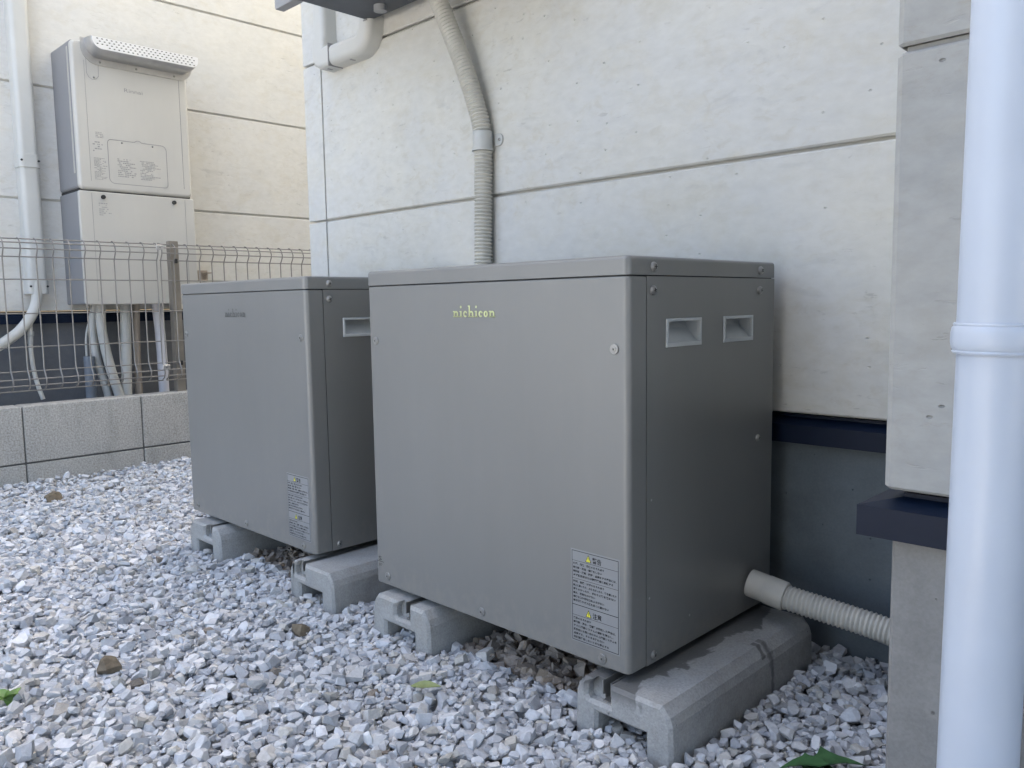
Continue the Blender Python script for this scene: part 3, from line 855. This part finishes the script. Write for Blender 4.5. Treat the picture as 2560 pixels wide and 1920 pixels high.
# ------------------------------------------------------------------ cabinets
BW, BD, BH, BL = 0.594, 0.417, 0.588, 0.026
def glyphs(word, h, sw):
    """slab-serif strokes for the lettering: list of quads in (u, w), advancing"""
    out = []; u = 0.0
    def q(a, b, c, d): out.append([(u + a, c), (u + b, c), (u + b, d), (u + a, d)])
    def arc(cx, cy, rx, ry, a0, a1, t):
        n_ = 9
        for i in range(n_):
            s0, s1 = R(a0 + (a1 - a0) * i / n_), R(a0 + (a1 - a0) * (i + 1) / n_)
            out.append([(u + cx + rx * math.cos(s0), cy + ry * math.sin(s0)), (u + cx + rx * math.cos(s1), cy + ry * math.sin(s1)),
                        (u + cx + (rx - t) * math.cos(s1), cy + (ry - t * .7) * math.sin(s1)), (u + cx + (rx - t) * math.cos(s0), cy + (ry - t * .7) * math.sin(s0))])
    s = sw; e = sw * 0.5
    for chh in word:
        if chh == 'i':
            q(e, e + s, 0, h); q(0, 2 * e + s, 0, e); q(0, e, h - e, h)
            arc(e + s / 2, h * 1.62, s * .62, s * .62, 0, 360, s * .6); u += s + 2 * e + 0.0022
        elif chh in 'nh':
            q(e, e + s, 0, h if chh == 'n' else h * 1.85); q(0, 2 * e + s, 0, e); q(0, e, (h if chh == 'n' else h * 1.85) - e, (h if chh == 'n' else h * 1.85))
            w_ = h * 1.02
            arc(e + w_ / 2 + s * .3, h * .58, w_ / 2, h * .42, 0, 165, s)
            q(e + w_ + s * .3 - s, e + w_ + s * .3, 0, h * .6); q(w_ + s * .3 - s, 2 * e + w_ + s * .3, 0, e)
            u += w_ + s * .3 + 2 * e + 0.0018
        elif chh == 'c':
            arc(h * .5, h * .5, h * .5, h * .52, 45, 320, s); q(h * .72, h * .96, h * .62, h * .86); u += h + 0.0020
        elif chh == 'o':
            arc(h * .52, h * .5, h * .52, h * .52, 0, 360, s); u += h * 1.04 + 0.0022
    return out, u
JP = [(0.1435, ['感電、発煙・発火のおそれあり', '■分解・改造・修理をしない', '■移設・廃棄・譲渡・点検をする場合には、', '　必ず販売店または専門業者に依頼する']),
      (0.1165, ['転倒、破損・けがのおそれあり', '■上に乗ったり、ぶらさがったり、物を置いたり', '　寄りかかったり、まわりに物を積まない', '■水、洗剤をかけない', '■吸気口や排気口をふさがない', '■可燃物やガス類を近くに置かない']),
      (0.0605, ['故障のおそれあり', '■地震・浸水・積雪等が発生した場合は、', '　すぐに機器システムの運転を停止し、', '　販売店にお問い合わせの上機器システムを', '　点検する。そのまま使わない', '　長期間使用しないときも停止する'])]

def cabinet(x, y, label, fresh):
    o = empty('power_cabinet', (x - BW / 2, y + BD / 2, 0.0), label, 'cabinet', 'grey equipment cabinets along the house')
    X0, X1, Y0, Y1 = x - BW, x, y, y + BD
    zt = BH - BL - 0.0016
    MB().box(X0 + 0.006, X1 - 0.042, Y0 + 0.006, Y1 - 0.003, 0.004, BH - 0.004).add([(X1 - 0.004, Y0 + 0.041, 0.003), (X1 - 0.004, Y0 + 0.046, 0.003), (X1 - 0.004, Y0 + 0.046, zt + 0.004), (X1 - 0.004, Y0 + 0.041, zt + 0.004)], [(0, 1, 2, 3)]).make('core', M['cab_dark'], o, smooth=0)
    MB().box(X0 + 0.004, X1 - 0.004, Y0 + 0.004, Y1 - 0.003, zt - 0.004, zt + 0.004).make('gasket', M['cab_dark'], o, smooth=0)
    MB().box(X0 + 0.004, X1 - 0.003, Y0 + 0.004, Y1 - 0.003, 0.0015, 0.0040).make('bottom_plate', M['cab_dark'], o, smooth=0)
    front = MB().prism(rrect(X0, X1, Y0, Y0 + 0.0405, (0.0095, 0.0095, 0, 0), 7), 2, 0.0, zt, 0.0030, 2).make('front_panel', M['cab'], o, 30)
    # lid
    bm = bmesh.new()
    ol = rrect(X0 - 0.0010, X1 + 0.0010, Y0 - 0.0012, Y1, (0.0105, 0.0105, 0.004, 0.004), 7)
    MBL = MB().prism(ol, 2, BH - BL, BH, 0.0055, 4, (False, True))
    bm.free()
    lid = MBL.make('lid', M['cab'], o, 30)
    # side panels; the right one is cut out for two grips
    MB().box(X0, X0 + 0.008, Y0 + 0.0425, Y1, 0.0, zt, 0.0015, 1).make('side_panel', M['cab'], o, 30)
    ya = [Y0 + 0.0425, Y0 + 0.091, Y0 + 0.179, Y0 + 0.250, Y0 + 0.338, Y1]
    za = [0.0, 0.462, 0.498, zt]
    sp = MB()
    for a in range(5):
        for b in range(3):
            if b == 1 and a in (1, 3): continue
            sp.add([(X1, ya[a], za[b]), (X1, ya[a + 1], za[b]), (X1, ya[a + 1], za[b + 1]), (X1, ya[a], za[b + 1])], [(0, 1, 2, 3)])
    bmv = bmesh.new()
    vs_ = [bmv.verts.new(q) for q in sp.v]
    for f in sp.f: bmv.faces.new([vs_[i] for i in f])
    bmesh.ops.remove_doubles(bmv, verts=bmv.verts[:], dist=1e-5)
    # fold the outer rim back by 8 mm
    be = [e for e in bmv.edges if len(e.link_faces) == 1]
    r_ = bmesh.ops.extrude_edge_only(bmv, edges=be)
    for v in [g_ for g_ in r_['geom'] if isinstance(g_, bmesh.types.BMVert)]: v.co.x -= 0.006
    side = MB().bm(bmv).make('side_panel', M['cab'], o, 30)
    for a, b in ((0.0885, 0.1815), (0.2475, 0.3405)):
        y0, y1, z0, z1 = Y0 + a, Y0 + b, 0.4595, 0.5005
        t = 0.0042
        fr = MB()
        xo, xi = X1 + 0.0028, X1 + 0.0002
        ou_ = [(y0, z0), (y1, z0), (y1, z1), (y0, z1)]
        inn = [(y0 + t, z0 + t * 1.5), (y1 - t, z0 + t * 1.5), (y1 - t, z1 - t), (y0 + t, z1 - t)]
        rings = [[(xi, *q) for q in ou_], [(xo - .0008, *q) for q in ou_],
                 [(xo, q[0] + (.0008 if q[0] < (y0 + y1) / 2 else -.0008), q[1] + (.0008 if q[1] < .48 else -.0008)) for q in ou_],
                 [(xo, *q) for q in inn]]
        vv = [q for rg in rings for q in rg]
        ff = [(i * 4 + k, i * 4 + (k + 1) % 4, (i + 1) * 4 + (k + 1) % 4, (i + 1) * 4 + k) for i in range(3) for k in range(4)]
        # pocket: the floor slopes up to the back, the hollow runs on upwards behind the panel
        k0 = len(vv)
        vv += [(X1 - 0.0035, *q) for q in inn]
        ff += [(12 + k, 12 + (k + 1) % 4, k0 + (k + 1) % 4, k0 + k) for k in range(4)]
        i0, i1, i2, i3 = k0, k0 + 1, k0 + 2, k0 + 3
        xb_, zm, zt_ = X1 - 0.019, z0 + 0.0265, z1 + 0.030
        ya0, ya1 = inn[0][0], inn[1][0]
        vv += [(xb_, ya0 + .004, zm), (xb_, ya1 - .004, zm), (xb_ - .012, ya1 - .004, zt_), (xb_ - .012, ya0 + .004, zt_), (X1 - .004, ya1, zt_), (X1 - .004, ya0, zt_)]
        ff += [(i0, i1, 21, 20), (20, 21, 22, 23), (23, 22, 24, 25), (i1, i2, 24, 22, 21), (i3, i0, 20, 23, 25), (i2, i3, 25, 24)]
        fr.add(vv, ff)
        fr.make('grip', M['handle'], o, smooth=0)
    # screws
    for yy in (0.0565, 0.3645):
        screw(o, (X1 + 0.001, Y0 + yy, 0.5735), (1, 0, 0), 'dome', 1.0, random.uniform(0, 1.5))
        screw(o, (X1, Y0 + yy, 0.541), (1, 0, 0), 'dome', 1.0, random.uniform(0, 1.5))
    screw(o, (X1, Y0 + 0.3645, 0.293), (1, 0, 0), 'dome', 0.85, 0.4)
    screw(o, (X1, Y0 + 0.0595, 0.0125), (1, 0, 0), 'dome', 0.9, 0.9)
    for u, w in ((-0.571, 0.461), (-0.0235, 0.461), (-0.557, 0.018), (-0.300, 0.016), (-0.0465, 0.0125)):
        screw(o, (X1 + u, Y0, w), (0, -1, 0), 'wash', 1.0, random.uniform(0, 1.5))
    # lettering
    qs, wd = glyphs('nichicon', 0.0102, 0.0036)
    k = 0.101 / wd
    lt = MB()
    for q in qs:
        lt.add([(X1 - 0.355 + a * k, Y0 - 0.0009, 0.5045 + b) for a, b in q], [(0, 1, 2, 3)])
    lt.make('lettering', M['gold'] if fresh else M['faded'], o, smooth=0)
    # warning label
    L0, L1, Z0, Z1 = X1 - 0.103, X1 - 0.0175, 0.0265, 0.1630
    lab = MB().box(L0 - 0.002, L1 + 0.002, Y0 - 0.0004, Y0 + 0.0001, Z0 - 0.002, Z1 + 0.002).make('warning_label', M['label'], o, smooth=0)
    yi = Y0 - 0.0006
    ink = MB()
    def bar(a, b, c, d): ink.add([(a, yi, c), (b, yi, c), (b, yi, d), (a, yi, d)], [(0, 1, 2, 3)])
    t = 0.0009
    bar(L0, L1, Z0, Z0 + t); bar(L0, L1, Z1 - t, Z1); bar(L0, L0 + t, Z0 + t, Z1 - t); bar(L1 - t, L1, Z0 + t, Z1 - t)
    for z_, tt in ((0.1475, .0005), (0.1205, .0005), (0.0805, .0009), (0.0648, .0005)): bar(L0 + t, L1 - t, z_, z_ + tt)
    ink.make('border', M['ink'], lab, smooth=0)
    tx = MB()
    put_text(tx, '警告', L0 + 0.0385, 0.1505, 0.0092, 'front', yi, 0.0165, 2, 0.02)
    put_text(tx, '注意', L0 + 0.0385, 0.0678, 0.0092, 'front', yi, 0.0165, 2, 0.02)
    for zz, lines in JP:
        for i, ln in enumerate(lines):
            put_text(tx, ln, L0 + 0.0025, zz - 0.0015 - i * 0.0058, 0.0037, 'front', yi, min(0.0795, 0.0041 * len(ln)), 1, 0.035)
    tx.make('lettering', M['ink'], lab, smooth=0)
    for zz in (0.1495, 0.0668):
        tr = MB().add([(L0 + 0.0255, yi, zz), (L0 + 0.0365, yi, zz), (L0 + 0.031, yi, zz + 0.0112)], [(0, 1, 2)])
        tr.make('warning_triangle', M['ink'], lab, smooth=0)
        yl = yi - 0.0002
        tr = MB().add([(L0 + 0.0269, yl, zz + .0008), (L0 + 0.0351, yl, zz + .0008), (L0 + 0.031, yl, zz + 0.0095)], [(0, 1, 2)])
        tr.make('warning_triangle', M['yellow'], lab, smooth=0)
        ex = MB(); yl -= 0.0002
        ex.add([(L0 + .0306, yl, zz + .0030), (L0 + .0314, yl, zz + .0030), (L0 + .0315, yl, zz + .0070), (L0 + .0305, yl, zz + .0070)], [(0, 1, 2, 3)])
        ex.add([(L0 + .0306, yl, zz + .0014), (L0 + .0314, yl, zz + .0014), (L0 + .0314, yl, zz + .0022), (L0 + .0306, yl, zz + .0022)], [(0, 1, 2, 3)])
        ex.make('exclamation_mark', M['ink'], lab, smooth=0)
    # small certification mark low on the left
    mk = MB()
    put_text(mk, 'S', X0 + 0.010, 0.0440, 0.0115, 'front', Y0 - 0.0006, 0.0090, 2)
    mk.add([(X0 + .006, Y0 - .0006, .0415), (X0 + .026, Y0 - .0006, .0415), (X0 + .026, Y0 - .0006, .0424), (X0 + .006, Y0 - .0006, .0424)], [(0, 1, 2, 3)])
    put_text(mk, 'JET', X0 + 0.010, 0.0335, 0.0065, 'front', Y0 - 0.0006, 0.0110, 1)
    mk.make('certification_mark', M['print'] if not fresh else M['ink'], o, smooth=0)
    # underside rails
    for q in (0.05, BW - 0.09):
        MB().box(X0 + q, X0 + q + 0.04, Y0 + 0.02, Y1 - 0.02, -0.012, 0.0035).make('foot_rail', M['cab'], o, 30)
    return o
cabinet(0.0, 0.0, 'nearer grey steel cabinet with crisp gold lettering and two side grips', True)
cabinet(-0.820, 0.0074, 'farther grey steel cabinet with faded lettering beside the fence', False)

# ------------------------------------------------------------------ precast base blocks
def base_block(x, label, mat, slot_u, y=-0.022, yb=0.408, w=0.172):
    """precast block: chamfered shoulders, arched foot, steel slot rail along the top"""
    zt, zb, zf = -0.0125, -0.170, -0.060
    h = w / 2
    o = empty('base_block', (x, (y + yb) / 2, zb), label, 'concrete block', 'precast blocks under the cabinets')
    c = 0.020
    s = slot_u; sw = 0.0095
    # outline of the end face: feet, arch between them, slot in the top
    ol = [(-h, zb), (-h + 0.040, zb), (-h + 0.043, zf), (h - 0.046, zf), (h - 0.043, zb), (h, zb), (h - 0.004, zt - 0.026), (h - 0.008, zt - 0.014), (h - c, zt),
          (s + sw, zt), (s + sw, zt - 0.031), (s - sw, zt - 0.031), (s - sw, zt), (-h + c, zt), (-h + 0.008, zt - 0.014), (-h + 0.004, zt - 0.026)]
    wide = [(q if q not in ((s - sw, zt - 0.031), (s - sw, zt)) else None) for q in ol]
    i0 = wide.index(None)
    wide[i0:i0 + 2] = [(s - sw - 0.018, zt - 0.031), (s - sw - 0.022, zt - 0.027), (s - sw - 0.022, zt - 0.012), (s - sw - 0.012, zt)]
    body = MB().prism([(x + u, w_) for u, w_ in wide], 1, y, y + 0.016, 0.005, 1, (True, False))
    body.prism([(x + u, w_) for u, w_ in ol], 1, y + 0.0162, yb, 0.005, 1, (False, True))
    body.make('body', mat, o, 0)
    rr = MB()
    for sgn in (-1, 1):
        a, b = x + s + sgn * (sw - 0.0012), x + s + sgn * (sw - 0.0030)
        rr.box(min(a, b), max(a, b), y + 0.0075, yb - 0.009, zt - 0.020, zt + 0.0008)
    rr.box(x + s - sw + 0.001, x + s + sw - 0.001, y + 0.0085, yb - 0.009, zt - 0.0305, zt - 0.0285)
    rr.make('slot_rail', M['steel'], o, smooth=0)
    return o
base_block(0.002, 'wet-stained precast concrete block under the right end of the nearer cabinet', M['concrete_wet'], -0.030)
base_block(-0.497, 'precast concrete block under the left end of the nearer cabinet', M['concrete'], 0.018)
base_block(-0.797, 'precast concrete block under the right end of the farther cabinet', M['concrete'], -0.032)
base_block(-1.287, 'precast concrete block under the left end of the farther cabinet', M['concrete'], 0.030)

# ------------------------------------------------------------------ gravel
def cut_stone(k, seed, bev):
    """a crushed stone: a lump cut by random planes, arrises slightly broken"""
    r = np.random.default_rng(seed)
    bm = bmesh.new()
    bmesh.ops.create_cube(bm, size=2.0)
    for q in range(k):
        n_ = r.normal(size=3); n_ /= np.linalg.norm(n_)
        d_ = r.uniform(0.62, 0.98)
        res = bmesh.ops.bisect_plane(bm, geom=bm.verts[:] + bm.edges[:] + bm.faces[:], plane_co=tuple(n_ * d_), plane_no=tuple(n_), clear_outer=True)
        ed = [e for e in res['geom_cut'] if isinstance(e, bmesh.types.BMEdge)]
        if len(ed) > 2: bmesh.ops.edgenet_fill(bm, edges=ed)
    bmesh.ops.dissolve_degenerate(bm, dist=0.05, edges=bm.edges[:])
    if bev: bmesh.ops.bevel(bm, geom=bm.edges[:], offset=bev, segments=1, profile=0.6, affect='EDGES', clamp_overlap=True)
    bmesh.ops.triangulate(bm, faces=bm.faces[:])
    bmesh.ops.recalc_face_normals(bm, faces=bm.faces[:])
    bm.verts.ensure_lookup_table(); bm.verts.index_update()
    v = np.array([q.co[:] for q in bm.verts]); f = np.array([[q.index for q in fc.verts] for fc in bm.faces])
    bm.free()
    c_ = (v.max(0) + v.min(0)) / 2
    v = (v - c_) / ((v.max(0) - v.min(0)) / 2)[None]
    return v.astype(np.float32), f.astype(np.int32)
NP_ = 48
P3 = [cut_stone(10, 100 + i, 0.085) for i in range(NP_)]
P2 = [cut_stone(7, 200 + i, 0.0) for i in range(NP_)]
P1 = [cut_stone(3, 300 + i, 0.0) for i in range(NP_)]
print('stone tris', np.mean([len(f) for v, f in P3]), np.mean([len(f) for v, f in P2]), np.mean([len(f) for v, f in P1]))

CELL = 0.004
GX0, GX1, GY0, GY1 = -2.598, 0.95, -1.15, 2.4
nx, ny = int((GX1 - GX0) / CELL) + 1, int((GY1 - GY0) / CELL) + 1
FLOOR = -0.1105
hm_ = np.full((nx, ny), FLOOR, np.float32)
gx = GX0 + (np.arange(nx) + .5) * CELL
gy = GY0 + (np.arange(ny) + .5) * CELL
AX, AY = np.meshgrid(gx, gy, indexing='ij')
# the bed lies a little uneven; it rises towards the boundary wall and the block feet
hm_ += (0.006 * np.sin(2.3 * AX + 1.1) * np.cos(3.1 * AY) + 0.004 * np.sin(7 * AX + 5 * AY)).astype(np.float32)
hm_ += (0.010 * np.exp(-((AX + 2.6) / 0.25) ** 2)).astype(np.float32)
hm_ -= (0.018 * np.exp(-(((AX - 0.17) / 0.10) ** 2 + ((AY - 0.43) / 0.09) ** 2))).astype(np.float32)
hm_ -= (0.012 * np.exp(-(((AX - 0.12) / 0.035) ** 2 + ((AY - 0.30) / 0.04) ** 2))).astype(np.float32)
bad = np.zeros((nx, ny), bool)
def blockout(x0, x1, y0, y1): bad[(AX > x0) & (AX < x1) & (AY > y0) & (AY < y1)] = True
for bx in (0.002, -0.497, -0.797, -1.287):
    blockout(bx - 0.090, bx - 0.044, -0.028, 0.412); blockout(bx + 0.040, bx + 0.090, -0.028, 0.412)
    blockout(bx - 0.090, bx + 0.090, 0.03, 0.412)
blockout(XL + 0.01, 9, YW + 0.012, 9); blockout(XB - 0.002, 9, YB, 9)
blockout(PX - 0.036, PX + 0.036, PY - 0.036, PY + 0.036)
# what the camera or a viewer one step aside can see of it
bad |= ((AX - 0.25) * 0.671 - (AY - 0.11) * 0.741) > 0.28
bad |= (-(AX + 0.6) * 0.252 - (AY + 0.66) * 0.968) > 0.62
bad |= (AY > 1.35)
free = np.argwhere(~bad)
N_ST = 108000
camg = np.array([0.653, -0.892])
cols = []
pool = np.array([(0.50, 0.52, 0.55), (0.56, 0.575, 0.59), (0.45, 0.465, 0.49), (0.60, 0.60, 0.60), (0.39, 0.40, 0.42), (0.52, 0.51, 0.49), (0.43, 0.42, 0.39), (0.30, 0.29, 0.27), (0.20, 0.17, 0.14)])
pw = np.array([0.22, 0.2, 0.18, 0.12, 0.12, 0.08, 0.05, 0.014, 0.003]); pw /= pw.sum()
VV, FF, CC = [], [], []
voff = 0
cand = free[rng.integers(0, len(free), (N_ST, 5))]
rads = np.clip(np.exp(rng.normal(math.log(0.0054), 0.38, N_ST)), 0.0030, 0.0135)
ks = np.array([(i, j) for i in range(-8, 9) for j in range(-8, 9)])
kd = np.hypot(ks[:, 0], ks[:, 1]) * CELL
order = np.argsort(kd); ks = ks[order]; kd = kd[order]
cidx = rng.choice(len(pool), N_ST, p=pw)
quat = rng.normal(size=(N_ST, 3))
placed = []
for s in range(N_ST):
    c5 = cand[s]
    i, j = c5[np.argmin(hm_[c5[:, 0], c5[:, 1]])]
    r = rads[s]
    x, y = gx[i] + rng.uniform(-.002, .002), gy[j] + rng.uniform(-.002, .002)
    m = np.searchsorted(kd, r * 0.9)
    ii = np.clip(ks[:m, 0] + i, 0, nx - 1); jj = np.clip(ks[:m, 1] + j, 0, ny - 1)
    hh = hm_[ii, jj]
    c_ = r * rng.uniform(0.48, 0.78); b_ = r * rng.uniform(0.66, 0.95)
    base = float(hh.mean() * 0.55 + hh.max() * 0.45)
    zc = base + c_ * 0.72
    hm_[ii, jj] = np.maximum(hh, zc + c_ * np.sqrt(np.clip(1 - (kd[:m] / (r * 0.95)) ** 2, 0, 1)) * 0.92)
    placed.append((s, i, j, r, b_, c_, x, y, zc))
for s, i, j, r, b_, c_, x, y, zc in placed:
    w_ = max(1, int(r * 0.7 / CELL))
    if hm_[max(0, i - w_):i + w_ + 1, max(0, j - w_):j + w_ + 1].min() > zc + c_ + 0.0005: continue     # wholly buried
    d = math.hypot(x - camg[0], y - camg[1])
    if s < N_ST * 0.54: pv, pf = P1[s % NP_]
    elif d < 1.25: pv, pf = P3[s % NP_]
    else: pv, pf = P2[s % NP_]
    # spin about z, tilt a little (some stand on edge)
    a = rng.uniform(0, 2 * math.pi)
    ti = rng.normal(0, 0.38) if rng.random() < .85 else rng.uniform(-1.3, 1.3)
    ti2 = rng.normal(0, 0.25)
    ca, sa, ct, st, c2, s2 = math.cos(a), math.sin(a), math.cos(ti), math.sin(ti), math.cos(ti2), math.sin(ti2)
    Rz = np.array([[ca, -sa, 0], [sa, ca, 0], [0, 0, 1]]); Rx = np.array([[1, 0, 0], [0, ct, -st], [0, st, ct]]); Ry = np.array([[c2, 0, s2], [0, 1, 0], [-s2, 0, c2]])
    v = (pv * np.array([r, b_, c_])) @ (Rz @ Rx @ Ry).T + np.array([x, y, zc])
    col = pool[cidx[s]] * rng.uniform(0.76, 1.16)
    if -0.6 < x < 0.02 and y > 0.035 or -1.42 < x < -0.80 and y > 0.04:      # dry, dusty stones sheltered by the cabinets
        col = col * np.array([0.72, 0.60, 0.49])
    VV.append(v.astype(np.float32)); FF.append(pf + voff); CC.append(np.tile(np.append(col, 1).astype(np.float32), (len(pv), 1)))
    voff += len(pv)
V_ = np.concatenate(VV); F_ = np.concatenate(FF); K_ = np.concatenate(CC)
me = bpy.data.meshes.new('gravel')
me.vertices.add(len(V_)); me.vertices.foreach_set('co', V_.ravel())
me.loops.add(F_.size); me.loops.foreach_set('vertex_index', F_.ravel())
me.polygons.add(len(F_)); me.polygons.foreach_set('loop_start', np.arange(0, F_.size, 3, dtype=np.int32))
at = me.attributes.new('Col', 'FLOAT_COLOR', 'POINT'); at.data.foreach_set('color', K_.ravel())
me.update(calc_edges=True)
me.polygons.foreach_set('use_smooth', np.zeros(len(F_), bool))
me.materials.append(M['stone'])
gravel = bpy.data.objects.new('gravel', me); C.objects.link(gravel)
gravel['kind'] = 'stuff'; gravel['label'] = 'pale grey crushed stone gravel covering the yard'; gravel['category'] = 'gravel'
print('gravel tris', len(F_), 'mean top', hm_[~bad].mean())
def top(x, y):
    i, j = int((x - GX0) / CELL), int((y - GY0) / CELL)
    return float(hm_[i - 3:i + 4, j - 3:j + 4].max())

# ------------------------------------------------------------------ odd stones, leaves
def odd_stone(x, y, r, asp, label, seed, mat):
    v, f = cut_stone(9, seed, 0.08)
    z = top(x, y) + r * asp[2] * 0.10
    MB().add([(x + q[0] * r * asp[0], y + q[1] * r * asp[1], z + q[2] * r * asp[2]) for q in v], f).make('brown_stone', mat, None, 0, label, 'stone')
odd_stone(-2.225, -0.093, 0.026, (0.9, 1.0, 0.62), 'flat tan-brown stone alone on the gravel near the block wall', 901, M['brown'])
odd_stone(-0.777, -0.432, 0.021, (1.0, 0.8, 0.75), 'angular dark brown stone on the open gravel at lower left', 902, M['brown'])
odd_stone(-0.680, -0.118, 0.017, (1.2, 0.8, 0.5), 'small brown stone on the gravel in front of the gap between cabinets', 903, M['brown'])

def leaf(pts_half, length, mid_curl, x, y, z, yaw, tilt, roll):
    """a cupped leaf with a fold along the midrib; pts_half: (along, halfwidth)"""
    vs_, fs = [], []
    Mx = Matrix.Translation((x, y, z)) @ Matrix.Rotation(yaw, 4, 'Z') @ Matrix.Rotation(tilt, 4, 'Y') @ Matrix.Rotation(roll, 4, 'X')
    for t, h_ in pts_half:
        zz = mid_curl * math.sin(math.pi * t) * length
        for s in (-1, -0.5, 0, 0.5, 1):
            vs_.append(Mx @ Vector(((t - .5) * length, s * h_ * length, zz + abs(s) * h_ * length * 0.30)))
    n_ = 5
    for i in range(len(pts_half) - 1):
        for k in range(4): fs.append((i * n_ + k, i * n_ + k + 1, (i + 1) * n_ + k + 1, (i + 1) * n_ + k))
    k0 = len(vs_)
    vs_ += [Vector(q) - Vector((0, 0, 0.0006)) for q in vs_]
    fs += [tuple(q + k0 for q in f[::-1]) for f in fs]
    return [tuple(q) for q in vs_], fs
OV = [(0, .01), (.08, .10), (.2, .20), (.38, .27), (.55, .26), (.72, .19), (.87, .09), (1, .008)]
LN = [(0, .008), (.1, .05), (.25, .10), (.45, .125), (.65, .11), (.82, .065), (1, .006)]
LOB = [(0, .02), (.04, .10), (.10, .32), (.18, .40), (.26, .24), (.36, .30), (.46, .46), (.56, .30), (.66, .20), (.8, .14), (.9, .08), (1, .005)]
v, f = leaf(LN, 0.056, 0.05, -0.300, -0.124, top(-0.300, -0.124) + 0.008, R(20), R(-10), R(25))
MB().add(v, f).make('fallen_leaf', M['leaf_y'], None, 60, 'narrow olive-green fallen leaf on the gravel before the nearer cabinet', 'leaf')
bl = empty('weed', (0.235, 0.118, -0.1), 'broad dark green leaf at the bottom edge beside the bay', 'plant')
v, f = leaf(LOB, 0.080, 0.08, 0.252, 0.094, max(top(0.252, 0.094), top(0.24, .10)) + 0.004, R(40), R(-8), R(-14))
MB().add(v, f).make('leaf', M['leaf'], bl, 60)
v, f = leaf(OV, 0.07, 0.08, 0.226, 0.070, top(0.226, 0.07) + 0.006, R(200), R(14), R(10))
MB().add(v, f).make('leaf', M['leaf'], bl, 60)
MB().tube([(0.25, 0.085, -0.13), (0.25, 0.085, -0.088)], 0.0018, 8).make('stem', M['weed'], bl, 60)
wd_ = empty('weed', (-0.765, -0.585, -0.12), 'small bright green weed sprouting from the gravel at the left edge', 'plant')
zb = top(-0.765, -0.585)
for a, ln, tl, dx, dy in ((R(30), 0.030, R(-35), 0.006, 0.006), (R(110), 0.026, R(-30), -0.004, 0.012), (R(200), 0.032, R(-20), -0.014, -0.004), (R(300), 0.028, R(-40), 0.008, -0.008), (R(160), 0.024, R(-60), 0.0, 0.002)):
    v, f = leaf(OV, ln, 0.12, -0.765 + dx, -0.585 + dy, zb + 0.010, a, tl, R(random.uniform(-20, 20)))
    MB().add(v, f).make('leaf', M['weed'], wd_, 60)
MB().tube([(-0.765, -0.585, -0.13), (-0.765, -0.585, zb + 0.010)], 0.0015, 8).make('stem', M['weed'], wd_, 60)
